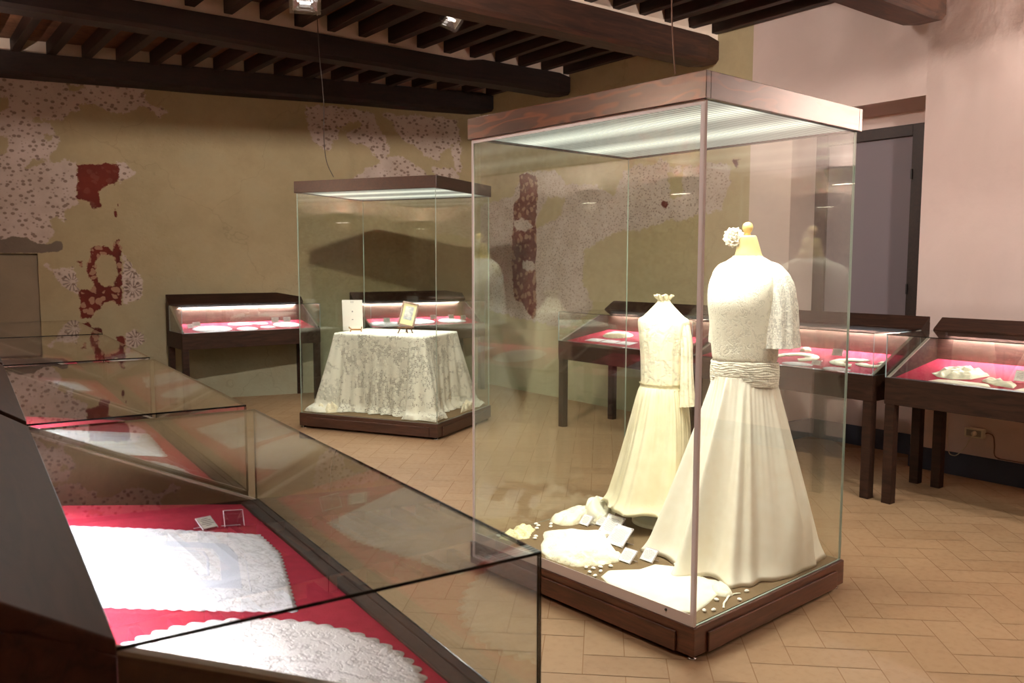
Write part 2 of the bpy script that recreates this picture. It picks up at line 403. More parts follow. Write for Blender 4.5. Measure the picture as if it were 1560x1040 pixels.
def sdf(pts, poly):
    """signed distance (positive inside) of an array of points to a polygon"""
    P = np.asarray(poly, float); n = len(P); d = np.full(len(pts), 1e9); ins = np.zeros(len(pts), bool)
    for i in range(n):
        a, b = P[i], P[(i+1) % n]; e = b-a; w = pts-a
        t = np.clip((w@e)/max(e@e, 1e-12), 0, 1); q = w-t[:, None]*e
        d = np.minimum(d, (q*q).sum(1))
        c = ((a[1] > pts[:, 1]) != (b[1] > pts[:, 1]))
        with np.errstate(divide='ignore', invalid='ignore'):
            xi = (b[0]-a[0])*(pts[:, 1]-a[1])/(b[1]-a[1])+a[0]
        ins ^= c & (pts[:, 0] < xi)
    return np.where(ins, 1, -1)*np.sqrt(d)
def union(pts, polys):
    r = np.full(len(pts), -1.0)
    for p in polys: r = np.maximum(r, sdf(pts, p))
    return r
def fresco_wall(name, s0, s1, z1, mapf, mat, white, hole, red, rhole, grey=(), fans=(), step=.025, skip=None):
    ss = np.arange(s0, s1+step*.5, step); zs = np.arange(0, z1+step*.5, step)
    S, Z = np.meshgrid(ss, zs); pts = np.stack([S.ravel(), Z.ravel()], 1)
    w = union(pts, white)
    for h in hole: w = np.minimum(w, -sdf(pts, h))
    rd = union(pts, red)
    for h in rhole: rd = np.minimum(rd, -sdf(pts, h))
    g = union(pts, grey) if len(grey) else np.full(len(pts), -1.0)
    fdx = np.full(len(pts), 9.0); fdz = np.full(len(pts), 9.0)
    for (c, e) in fans:
        dx = pts[:, 0]-c[0]; dz = pts[:, 1]-c[1]
        near = dx*dx+dz*dz < fdx*fdx+fdz*fdz
        fdx = np.where(near, dx, fdx); fdz = np.where(near, dz, fdz)
    mb = MB(); mb.v = [mapf(a, b) for a, b in pts]
    nx = len(ss)
    for j in range(len(zs)-1):
        for i in range(nx-1):
            if skip and skip(ss[i]+step/2, zs[j]+step/2): continue
            k = j*nx+i; mb.f.append((k, k+1, k+nx+1, k+nx)); mb.m.append(0); mb.sm.append(False)
    o = mb.build(name, [mat], attr={'white': w, 'red': rd, 'grey': g, 'fdx': fdx, 'fdz': fdz})
    return tag(o, kind='structure')

# outlines of the bare-plaster and painted patches, in metres along and up each wall
BW_WHITE= [[[5.53, 3.47], [3.88, 3.4], [3.88, 3.25], [3.84, 3.23], [3.72, 3.19], [3.65, 3.16], [3.75, 3.12], [3.88, 3.22], [4.04, 3.15], [4.2, 3.11], [4.27, 3.15], [4.38, 3.2], [4.48, 3.17], [4.56, 3.1], [4.65, 3.01], [4.81, 3.0], [4.93, 3.02], [4.96, 2.93], [4.87, 2.95], [4.79, 2.95], [4.71, 2.8], [4.74, 2.7], [4.82, 2.61], [4.98, 2.57], [5.04, 2.48], [4.89, 2.53], [4.77, 2.57], [4.55, 2.59], [4.57, 2.15], [4.67, 2.09], [4.69, 1.98], [4.77, 2.02], [4.82, 1.97], [4.79, 1.86], [4.84, 1.75], [4.99, 1.72], [5.16, 1.76], [5.62, 1.74]], [[4.88, 1.51], [4.79, 1.46], [4.61, 1.48], [4.6, 1.22], [4.68, 1.26], [4.77, 1.31], [4.81, 1.4]], [[4.16, 2.59], [4.09, 2.58], [3.99, 2.5], [4.07, 2.43], [4.16, 2.37]], [[4.15, 1.63], [4.07, 1.53], [3.98, 1.36], [3.97, 1.18], [4.05, 1.11], [4.16, 1.07]], [[4.16, 0.74], [4.08, 0.79], [3.99, 0.78], [3.97, 0.68], [4.07, 0.62], [4.14, 0.64]], [[2.17, 3.33], [1.79, 3.36], [1.82, 3.11], [1.78, 2.98], [1.85, 2.95], [1.92, 2.85], [2.01, 2.89], [2.1, 2.99], [2.14, 3.12]], [[1.82, 3.34], [1.36, 3.33], [1.33, 3.16], [1.22, 3.02], [1.18, 2.88], [1.27, 2.74], [1.37, 2.83], [1.42, 2.93], [1.57, 2.95], [1.68, 2.99], [1.71, 3.08], [1.56, 3.1], [1.51, 3.15], [1.56, 3.22], [1.68, 3.19], [1.76, 3.11], [1.82, 3.15]], [[1.31, 3.32], [0.31, 3.31], [0.28, 3.07], [0.44, 2.98], [0.52, 2.88], [0.58, 2.79], [0.71, 2.85], [0.86, 2.96], [1.03, 3.04], [1.12, 3.14], [1.15, 3.24]], [[1.63, 2.53], [1.44, 2.67], [1.29, 2.73], [1.16, 2.82], [1.03, 2.82], [0.9, 2.74], [0.73, 2.65], [0.67, 2.55]], [[0.63, 2.71], [0.37, 2.7], [0.27, 2.59], [0.59, 2.59]], [[0.31, 3.05], [0.26, 2.97], [0.28, 2.67], [0.34, 2.67], [0.37, 2.92]], [[5.36, 0.66], [4.6, 0.84], [4.63, 0.14], [5.39, -0.09]]]
BW_HOLE= [[[5.57, 2.81], [5.18, 2.82], [5.16, 2.74], [5.19, 2.62], [5.58, 2.6]], [[5.55, 3.2], [5.14, 3.21], [5.13, 3.12], [5.17, 3.05], [5.56, 3.02]], [[4.65, 3.37], [4.44, 3.37], [4.47, 3.3], [4.57, 3.3], [4.63, 3.32]], [[4.82, 2.85], [4.76, 2.85], [4.78, 2.77], [4.85, 2.78]]]
BW_RED= [[[4.55, 2.56], [4.15, 2.58], [4.16, 2.4], [4.21, 2.36], [4.26, 2.37], [4.31, 2.32], [4.36, 2.28], [4.35, 2.2], [4.32, 2.11], [4.43, 2.11], [4.44, 2.17], [4.56, 2.2]], [[4.23, 2.06], [4.17, 2.16], [4.19, 2.02], [4.22, 2.01]], [[4.47, 1.68], [4.4, 1.71], [4.32, 1.71], [4.24, 1.67], [4.2, 1.8], [4.16, 1.8], [4.17, 1.07], [4.21, 1.08], [4.27, 1.13], [4.34, 1.1], [4.39, 1.04], [4.44, 1.0], [4.47, 0.94], [4.58, 0.94], [4.58, 1.24], [4.53, 1.25], [4.46, 1.24], [4.44, 1.32], [4.48, 1.38], [4.51, 1.43], [4.5, 1.53], [4.46, 1.59]], [[4.58, 1.55], [4.53, 1.55], [4.54, 1.48], [4.57, 1.48]], [[4.59, 0.91], [4.49, 0.9], [4.48, 0.85], [4.38, 0.82], [4.37, 0.75], [4.32, 0.72], [4.25, 0.74], [4.16, 0.75], [4.15, 0.65], [4.16, 0.48], [4.46, 0.49], [4.47, 0.62], [4.53, 0.7], [4.59, 0.75]]]
BW_RHOLE= [[[4.38, 1.6], [4.31, 1.62], [4.24, 1.6], [4.21, 1.52], [4.21, 1.39], [4.25, 1.29], [4.33, 1.28], [4.39, 1.32], [4.41, 1.43], [4.41, 1.53]], [[4.37, 0.75], [4.3, 0.77], [4.24, 0.71], [4.23, 0.63], [4.29, 0.59], [4.36, 0.63]]]
BW_GREY= [[[5.62, 1.78], [5.23, 1.77], [5.17, 1.8], [5.04, 1.79], [4.96, 1.73], [4.86, 1.72], [4.78, 1.76], [4.72, 1.75], [4.71, 1.67], [4.75, 1.64], [4.92, 1.63], [5.63, 1.63]]]
BW_NICHE= [[5.63, 1.63], [4.92, 1.63], [4.95, 0.15], [5.7, 0.2]]
FAN= [[[4.64, 1.33], [4.57, 1.32]], [[4.05, 1.46], [4.0, 1.46]], [[4.06, 1.25], [3.99, 1.25]], [[4.05, 0.71], [3.99, 0.7]]]
RW_WHITE= [[[6.25, 2.46], [6.13, 2.51], [5.95, 2.5], [5.81, 2.5], [5.75, 2.56], [5.63, 2.47], [5.52, 2.46], [5.47, 2.4], [5.41, 2.44], [5.2, 2.45], [4.91, 2.42], [4.92, 2.27], [4.97, 2.13], [5.0, 2.02], [5.3, 1.99], [5.42, 1.94], [5.71, 1.95], [5.84, 1.91], [6.02, 1.87], [6.35, 1.87], [6.6, 1.78], [6.86, 1.68], [6.88, 1.33], [6.69, 1.05], [7.18, 0.8], [8.78, 0.96], [8.71, 1.21], [8.64, 1.54], [8.92, 1.79], [8.92, 2.25], [8.16, 2.33], [7.9, 2.6], [7.36, 2.57], [7.17, 2.41], [6.71, 2.36], [6.41, 2.22]]]
RW_HOLE= [[[5.66, 2.41], [5.47, 2.4], [5.47, 2.16], [5.63, 2.14]], [[7.75, 1.92], [7.25, 2.05], [7.17, 2.27], [7.48, 2.29], [7.63, 2.15]]]
RW_RED= [[[8.02, 2.57], [7.88, 2.59], [7.68, 2.53], [7.66, 2.3], [7.7, 2.07], [7.68, 1.73], [7.7, 1.54], [7.68, 0.93], [7.75, 0.88], [7.87, 0.96], [7.94, 1.06], [8.12, 1.1], [8.16, 1.46], [8.15, 1.86], [8.12, 2.25], [8.0, 2.32]], [[4.89, 2.46], [4.81, 2.45], [4.83, 2.37], [4.87, 2.38]], [[5.74, 2.15], [5.63, 2.12], [5.67, 2.07], [5.73, 2.09]]]
RW_RHOLE= [[[8.12, 2.03], [7.97, 2.07], [7.83, 2.02], [7.75, 1.96], [7.9, 1.91], [8.08, 1.93]], [[7.94, 1.56], [7.75, 1.57], [7.7, 1.46], [7.85, 1.44], [7.95, 1.48]]]

P_UP, P_V1, P_V2, P_FL, P_FN, P_FB, P_S1 = 215, 51, 38, 14, 50, 60, 480

# floor: herringbone of 30 x 15 cm terracotta tiles, all in one mesh
def make_floor():
    x0, x1, y0, y1 = XL-.1, XR+.5, YN-.1, 10.6
    mb = MB(); tone = []
    mb.add([(x0,y0,-.05),(x1,y0,-.05),(x1,y1,-.05),(x0,y1,-.05),(x0,y0,-.0015),(x1,y0,-.0015),(x1,y1,-.0015),(x0,y1,-.0015)],
           [(3,2,1,0),(4,5,6,7),(0,1,5,4),(1,2,6,5),(2,3,7,6),(3,0,4,7)], 1); tone += [0]*8
    w, g = .16, .0022; rnd = random.Random(5)
    th = R(-43.3); c, s_ = math.cos(th), math.sin(th)
    def put(ax, ay, bx, by):
        q = [(ax+g, ay+g), (bx-g, ay+g), (bx-g, by-g), (ax+g, by-g)]
        q = [(2.72+c*a-s_*b, 1.80+s_*a+c*b) for a, b in q]
        if all(x0 < p[0] < x1 and y0 < p[1] < y1 for p in q):
            t = rnd.random(); mb.add([(p[0], p[1], 0.0) for p in q], [(0, 1, 2, 3)], 0); tone.extend([t]*4)
    for i in range(-60, 60):
        for j in range(-60, 60):
            X0 = (j+4*i)*w; Y0 = j*w
            put(X0, Y0, X0+2*w, Y0+w)
            put(X0+2*w, Y0-w, X0+3*w, Y0+w)
    o = mb.build('floor', [M['tile'], M['grout']], attr={'tone': tone})
    tag(o, kind='structure')
make_floor()

back = fresco_wall('wall_back', 0.0, (XR-XL)/math.cos(BA)+.05, 3.8,
    lambda s, z: (XR-s*math.cos(BA), yback(XR-s*math.cos(BA)), z), M['fresco'],
    BW_WHITE, BW_HOLE, BW_RED, BW_RHOLE, BW_GREY, FAN,
    skip=lambda s, z: (4.94 < s < 5.66 and .02 < z < 1.63))
# blocked doorway: a shallow recess in the far wall
mb = MB()
def bp_(s, d, z):
    return (XR-s*math.cos(BA)+d*math.sin(BA), yback(XR-s*math.cos(BA))+d*math.cos(BA), z)
a, b, h, d = 4.925, 5.675, 1.64, .06
mb.add([bp_(a,d,0),bp_(b,d,0),bp_(b,d,h),bp_(a,d,h)], [(3,2,1,0)])
mb.add([bp_(a,0,0),bp_(a,d,0),bp_(a,d,h),bp_(a,0,h)], [(0,1,2,3)])
mb.add([bp_(b,0,0),bp_(b,d,0),bp_(b,d,h),bp_(b,0,h)], [(0,1,2,3)])
mb.add([bp_(a,0,h),bp_(b,0,h),bp_(b,d,h),bp_(a,d,h)], [(0,1,2,3)])
tag(mb.build('wall_recess', M['niche']), kind='structure')

fresco_wall('wall_right_painted', 4.70, yback(XR)+.05, 3.8, lambda s, z: (XR, s, z), M['fresco_r'],
    RW_WHITE, RW_HOLE, RW_RED, RW_RHOLE)
# pink plaster part of the right wall, with the deep door recess
def plaster_grid(mb, y0, y1, z0, z1, x=XR, n=.06, amp=.012):
    ny = max(1, int((y1-y0)/n)); nz = max(1, int((z1-z0)/n))
    vs = []
    for j in range(nz+1):
        for i in range(ny+1):
            y = y0+(y1-y0)*i/ny; z = z0+(z1-z0)*j/nz
            e = min(i, ny-i, j, nz-j)
            a_ = amp*min(1, e/3)
            vs.append((x+a_*(ns(y*1.1, z*1.1, 3)+.5*ns(y*3, z*3, 8)), y, z))
    fs = [(j*(ny+1)+i, j*(ny+1)+i+1, (j+1)*(ny+1)+i+1, (j+1)*(ny+1)+i) for j in range(nz) for i in range(ny)]
    mb.add(vs, fs, 0, True)
ry0, ry1, rz, rx = 3.165, 4.28, 2.755, 6.58
mb = MB()
plaster_grid(mb, YN, ry0, 0, 3.8); plaster_grid(mb, ry0, ry1, rz, 3.8); plaster_grid(mb, ry1, 4.70, 0, 3.8)
mb.add([(XR,ry0,0),(rx,ry0,0),(rx,ry0,rz),(XR,ry0,rz)], [(0,1,2,3)])
mb.add([(XR,ry1,0),(rx,ry1,0),(rx,ry1,rz),(XR,ry1,rz)], [(3,2,1,0)])
mb.add([(XR,ry0,rz),(rx,ry0,rz-.03),(rx,ry1,rz-.03),(XR,ry1,rz)], [(0,1,2,3)])
mb.add([(rx,ry0,0),(rx,ry1,0),(rx,ry1,.98),(rx,ry0,.98)], [(0,1,2,3)])
mb.add([(rx,ry0,2.62),(rx,ry1,2.62),(rx,ry1,rz),(rx,ry0,rz)], [(0,1,2,3)])
tag(mb.build('wall_right', M['pink']), kind='structure')
# door filling the recess
dr = empty('door_1', (rx, (ry0+ry1)/2, .98)); tag(dr, kind='structure')
hw = (ry1-ry0)/2
mb = MB()
mb.box(-.03, .04, -hw+.16, -hw+.27, 0, 1.64); mb.box(-.03, .04, hw-.11, hw, 0, 1.64); mb.box(-.03, .04, -hw+.27, hw-.11, 1.55, 1.64)
mb.box(-.03, .04, -hw, -hw+.16, 0, 1.64)
mb.build('door_frame', M['door_frame'], dr, bevel=.004)
mb = MB(); mb.box(.0, .035, -hw+.27, hw-.11, 0, 1.55); mb.build('door_panel', M['door'], dr)
mb = MB()
for z in (.35, 1.25): mb.tube([(-.035, -hw+.262, z-.04), (-.035, -hw+.262, z+.04)], .009, 8)
mb.build('hinge', M['black'], dr)

mb = MB(); mb.add([(XL,YN,0),(XL,yback(XL),0),(XL,yback(XL),3.8),(XL,YN,3.8)], [(0,1,2,3)])
tag(mb.build('wall_left', M['fresco_r']), kind='structure')
mb = MB(); mb.add([(XL,YN,0),(XR,YN,0),(XR,YN,3.8),(XL,YN,3.8)], [(3,2,1,0)])
tag(mb.build('wall_near', M['pink']), kind='structure')
# slate-blue skirting
mb = MB(); t_ = .012; hb = .165
mb.box(XR-t_, XR+.01, YN, ry0, 0, hb); mb.box(XR-t_, XR+.01, ry1, 4.70, 0, hb)
mb.box(XR, rx-t_, ry0-.01, ry0+t_, 0, hb); mb.box(XR, rx-t_, ry1-t_, ry1+.01, 0, hb); mb.box(rx-t_, rx+.01, ry0, ry1, 0, hb)
tag(mb.build('baseboard_right', M['base_blue']), kind='structure')

# ceiling: planks, joists, beams and the plaster stopping between joists
mb = MB(); mb.box(XL-.1, XR+.1, YN-.1, 10.6, ZC, ZC+.05)
tag(mb.build('ceiling', M['plank']), kind='structure')
jx = []
x = 6.15
while x > XL: jx.append(x); x -= .307
rj = random.Random(3)
for k, x in enumerate(jx):
    w = .038+rj.uniform(-.004, .004); dz = rj.uniform(-.006, .006)
    ye = yback(x)
    mb = MB(); n = 24; rs = []
    for i in range(n+1):
        y = YN+(ye-YN)*i/n; ox = .008*ns(k*3.1, y*.7); oz = .006*ns(k*5.3, y*.9, 2)+dz
        rs.append([(x-w+ox, y, 3.585+oz), (x+w+ox, y, 3.585+oz), (x+w+ox, y, ZC), (x-w+ox, y, ZC)])
    mb.rings(rs, 0, False, True, True)
    tag(mb.build('ceiling_joist', M['joist'], bevel=.005), kind='structure')
def beam(y0, y1, zb, zt, x0=XL, x1=XR, mat='beam', seed=0, slope=0.0, thick_end=0):
    mb = MB(); n = 40; rs = []
    for i in range(n+1):
        x = x0+(x1-x0)*i/n
        sh = slope*(x1-x)
        z0 = zb+.012*ns(x*.8, seed)-.0; z1 = zt+.010*ns(x*.9, seed+7)
        a0 = y0+.012*ns(x*.7, seed+3)+sh; a1 = y1+.010*ns(x*.7, seed+5)+sh
        if thick_end and x > x1-thick_end: z1 += .03; a0 -= .02
        c = .03
        if x > x1-.05: k_ = .022*((x-x1+.05)/.05)**2; z0 += k_; z1 -= k_; a0 += k_; a1 -= k_
        rs.append([(x, a0+c, z0), (x, a1-c, z0), (x, a1, z0+c), (x, a1, z1), (x, a0, z1), (x, a0, z0+c)])
    mb.rings(rs, 0, False, True, True)
    return tag(mb.build('ceiling_beam', M[mat]), kind='structure')
beam(-.30, -.005, 3.375, 3.60, slope=SL, seed=11, x1=XR).location = (0, yback(XR), 0)
beam(7.10, 7.34, 3.35, 3.545, seed=2, thick_end=1.35)
beam(5.06, 5.31, 3.31, 3.55, seed=3, mat='beam_r')
beam(3.02, 3.30, 3.245, 3.55, seed=4, mat='beam_r')
beam(1.00, 1.27, 3.28, 3.55, seed=5, mat='beam_r')
beam(-1.05, -.8, 3.28, 3.55, seed=6, mat='beam_r')
mb = MB()
for y in (7.13, 5.09, 3.05, 1.03, -1.02):
    mb.box(XL, XR, y, y+.17, 3.52, ZC)
for i in range(40):
    xa = XL+(XR-XL)*i/40; xb = XL+(XR-XL)*(i+1)/40
    ya, yb = yback(xa)-.26, yback(xb)-.26
    mb.add([(xa,ya,3.55),(xb,yb,3.55),(xb,yb,ZC),(xa,ya,ZC)], [(0,1,2,3)])
    mb.add([(xa,ya,3.55),(xb,yb,3.55),(xb,yb+.26,3.55),(xa,ya+.26,3.55)], [(3,2,1,0)])
tag(mb.build('trim_1', M['cream']), kind='structure')

# ---------------------------------------------------------------- lighting: wall up-lighters
def area(name, loc, rot, sx, sy, power, col, spread=180):
    l = bpy.data.lights.new(name, 'AREA'); l.shape = 'RECTANGLE'; l.size = sx; l.size_y = sy
    l.energy = power; l.color = col; l.spread = R(spread)
    o = bpy.data.objects.new(name, l); COL.objects.link(o); o.location = loc; o.rotation_euler = rot
    return o
WARM = (1.0, .895, .815)
def sconce(x, y, z, face, power, label, wide=1.25):
    """face: +1 opens towards +x, -1 towards -x (mounted on the wall behind it)"""
    e = empty('wall_uplighter', (x, y, z), 0, label, 'wall lamp')
    mb = MB()
    n = 14; rs = []
    for zz, r in ((0, .07), (.02, .10), (.10, .13), (.12, .13)):
        rs.append([(face*r*math.sin(PI*j/(n-1)), -r*1.25*math.cos(PI*j/(n-1)), zz) for j in range(n)])
    mb.rings(rs, 0, True, False, False, closed=False)
    mb.add([(0, -.13, 0), (0, .13, 0), (0, .16, .13), (0, -.16, .13)], [(0, 1, 2, 3)])
    mb.build('lamp_body', M['sconce'], e, solid=.004)
    mb = MB(); mb.add([(face*.07*math.sin(PI*j/9), -.0875*math.cos(PI*j/9), -.004) for j in range(10)], [tuple(range(10))[::-1]])
    mb.build('lamp_glass', M['sconce_glow'], e)
    mb = MB(); mb.tube([(face*.06, -.05, .10), (face*.06, .05, .10)], .012, 8); mb.build('lamp_bulb', M['bulb'], e)
    area('uplight', (x+face*.10, y, z+.15), Vector((-face*.55, 0, .83)).to_track_quat('-Z', 'Y').to_euler(), .10, .22, power, WARM)
sconce(XR-.015, .95, 2.14, -1, P_S1, 'half-dish wall up-lighter on the pink plaster wall nearer the camera')
sconce(XL+.01, 4.15, 2.08, 1, P_UP*2.2, 'half-dish wall up-lighter on the left wall above the long row of cases')
sconce(XR-.015, -1.9, 2.05, -1, P_UP*.8, 'half-dish wall up-lighter on the pink wall behind the camera')
sconce(XL+.01, -.6, 2.08, 1, P_UP*2.2, 'half-dish wall up-lighter on the left wall behind the camera')

def flood(x, y, z, tx, ty, tz, power, label, arm=True):
    """halogen floodlight with cover glass, hung from the joists and aimed at (tx, ty, tz)"""
    e = empty('halogen_floodlight', (x, y, z), 0, label, 'ceiling lamp')
    d = (Vector((tx, ty, tz))-Vector((x, y, z))).normalized()
    Q = (-d).to_track_quat('Z', 'Y').to_matrix().to_4x4()
    mb = MB(); mb.box(-.075, .075, -.05, .05, .02, .06, T=Q); mb.build('lamp_housing', M['black'], e, bevel=.006)
    mb = MB(); mb.rings([[tuple(Q @ Vector((sx*w, sy*h, zz))) for sx, sy in ((-1,-1),(1,-1),(1,1),(-1,1))] for zz, w, h in ((.02, .045, .02), (.0, .085, .055), (-.004, .09, .06))], 0, False, True, False); mb.build('reflector', M['chrome'], e)
    mb = MB(); mb.tube([tuple(Q @ Vector((-.04, 0, .008))), tuple(Q @ Vector((.04, 0, .008)))], .010, 10); mb.build('bulb', M['bulb'], e)
    mb = MB(); mb.box(-.115, .115, -.08, .08, -.012, -.009, T=Q); mb.build('cover_glass', [M['acrylic']], e)
    mb = MB(); mb.tube([tuple(Q @ Vector((0, 0, .05))), (0, 0, 3.59-z)], .006, 6); mb.build('arm', M['black'], e)
    area('floodlight', tuple(Vector((x, y, z))+d*.02), Q.to_euler(), .16, .10, power, WARM, 120)
flood(2.69, 6.10, 3.46, 2.2, 4.9, 2.2, P_FL, 'upper left halogen lamp with clear cover glass between the ceiling beams')
flood(3.78, 5.76, 3.45, 4.3, 4.5, 2.2, P_FL, 'halogen lamp with clear cover glass beside the front ceiling beam, right of the other')
flood(3.3, -.2, 3.45, 6.2, 2.6, 1.3, P_FN, 'added out-of-view fill lamp over the aisle near the camera, brightening the pink wall')  # added fill lamp, out of view, lifts the pink wall
flood(4.0, -1.6, 3.45, 6.2, 1.0, 1.6, P_FN, 'added out-of-view fill lamp behind the camera, brightening the near end of the pink wall')  # second added fill for the pink wall, behind the camera
flood(.25, 2.5, 3.45, 2.5, 2.9, 1.3, P_FN*.45, 'added out-of-view fill lamp over the left row of cases, brightening the large vitrine')  # invented lamp out of view, lights the large vitrine's left face and door rails

flood(2.2, 5.0, 3.48, 3.4, 9.2, 1.9, P_FB, 'added out-of-view fill lamp over the middle of the room, brightening the far fresco wall')  # added fill above the frame, brightens the far fresco wall
flood(1.1, 3.45, 3.45, 5.4, 8.3, 2.7, P_FB*1.8, 'added out-of-view fill lamp above the left row, brightening the far right corner')  # added fill above the frame, lifts the upper walls at the far right
sconce(XL+.01, 7.3, 2.08, 1, P_UP*1.6, 'added unseen fill up-lighter at the far end of the left wall')  # unseen up-lighter added to brighten the upper walls and plaster between the joists

# ---------------------------------------------------------------- soft goods helpers
def resample(poly, n):
    P = [Vector(p) for p in poly]; L = [(P[(i+1) % len(P)]-P[i]).length for i in range(len(P))]; T = sum(L); out = []
    acc = 0; i = 0
    for k in range(n):
        t = T*k/n
        while acc+L[i] < t: acc += L[i]; i += 1
        out.append(P[i].lerp(P[(i+1) % len(P)], (t-acc)/max(L[i], 1e-9)))
    return out
def soft(name, poly, mat, parent=None, z0=0.0, h=.02, folds=.004, seed=0, n=120, nr=16, scallop=0, samp=.006, center=None, fscale=9, smooth_edge=0, flat=True, dirn=None):
    """cloth lying on a surface: closed body, outline poly, height h, wrinkled top"""
    pts = resample(poly, n)
    for _ in range(smooth_edge):
        pts = [(pts[i-1]+pts[i]*2+pts[(i+1) % n])/4 for i in range(n)]
    c = Vector(center) if center else sum(pts, Vector((0, 0)))/n
    mb = MB(); ring = []; rs = []
    for k in range(nr+1):
        t = 1-k/nr; row = []
        for i, p in enumerate(pts):
            d = p-c
            s_ = t
            if scallop and k == 0:
                q = d.normalized()*samp*abs(math.sin(PI*i*scallop/n)); e = p+q
            elif scallop: e = c+d*s_*.995
            else: e = c+d*s_
            e = Vector((e.x, e.y))
            if dirn: fl = math.sin((e.x*dirn[0]+e.y*dirn[1])*dirn[2]+3*ns(e.x*4, e.y*4, seed))*.6+ns(e.x*fscale, e.y*fscale, seed)
            else: fl = ns(e.x*fscale, e.y*fscale, seed)+.5*ns(e.x*fscale*2.3, e.y*fscale*2.3, seed+5)+((.9-3.2*abs(ns(e.x*fscale*.8+3, e.y*fscale*.8, seed+9))) if folds > .007 else 0)
            prof = (1-t**3)**.5 if t < 1 else 0
            z = z0+h*prof*(.75+.25*(1-t))+folds*fl*min(1, (1-t)*6)+(.0015 if k else 0)
            row.append((e.x, e.y, max(z, z0+.0008)))
            ring.append(t)
        rs.append(row)
    mb.rings([[(p[0], p[1], z0) for p in rs[0]]]+rs, 0, True, True, True)
    return mb.build(name, mat, parent)
def soft_attr(o, poly, n=120, nr=16):
    # ring coordinate (0 middle .. 1 hem), for woven bands
    me = o.data; at = me.attributes.new('ring', 'FLOAT', 'POINT'); k = len(me.vertices)
    vals = []
    for i in range(k):
        r = i//n
        vals.append(1.0 if r == 0 else (1-(r-1)/nr if r <= nr+1 else 0.0))
    at.data.foreach_set('value', [max(0.0, min(1.0, v)) for v in vals])
def rect_poly(cx, cy, w, d, a=0):
    c, s_ = math.cos(a), math.sin(a)
    return [(cx+c*x-s_*y, cy+s_*x+c*y) for x, y in ((-w/2,-d/2),(w/2,-d/2),(w/2,d/2),(-w/2,d/2))]
def circ_poly(cx, cy, r, ry=None, n=48, a=0):
    ry = ry or r; c, s_ = math.cos(a), math.sin(a)
    return [(cx+c*r*math.cos(2*PI*i/n)-s_*ry*math.sin(2*PI*i/n), cy+s_*r*math.cos(2*PI*i/n)+c*ry*math.sin(2*PI*i/n)) for i in range(n)]
def world(o, loc, rz):
    o.location = loc; o.rotation_euler = (0, 0, rz); return o
def cloth_thing(name, poly, mat, frame, label, cat, group=None, **kw):
    """outline is given in a case's own axes; the thing gets its own origin at the outline's middle"""
    cx = sum(p[0] for p in poly)/len(poly); cy = sum(p[1] for p in poly)/len(poly)
    ox, oy, rz, z = frame[:4]; sl = frame[4] if len(frame) > 4 else 0.0
    pl = [(p[0]-cx, p[1]-cy) for p in poly]
    if kw.get('center'): kw['center'] = (kw['center'][0]-cx, kw['center'][1]-cy)
    n = kw.get('n', 120); nr = kw.get('nr', 16)
    o = soft(name, pl, mat, **kw)
    soft_attr(o, pl, n, nr)
    c, s_ = math.cos(rz), math.sin(rz)
    world(o, (ox+c*cx-s_*cy, oy+s_*cx+c*cy, z+sl*cy), rz)
    o.rotation_euler = (math.atan(sl), 0, rz)
    return tag(o, label, cat, group)
def place(frame, x, y):
    ox, oy, rz, z = frame[:4]; sl = frame[4] if len(frame) > 4 else 0.0; c, s_ = math.cos(rz), math.sin(rz)
    return (ox+c*x-s_*y, oy+s_*x+c*y, z+sl*y)
TEXTROWS = random.Random(9)
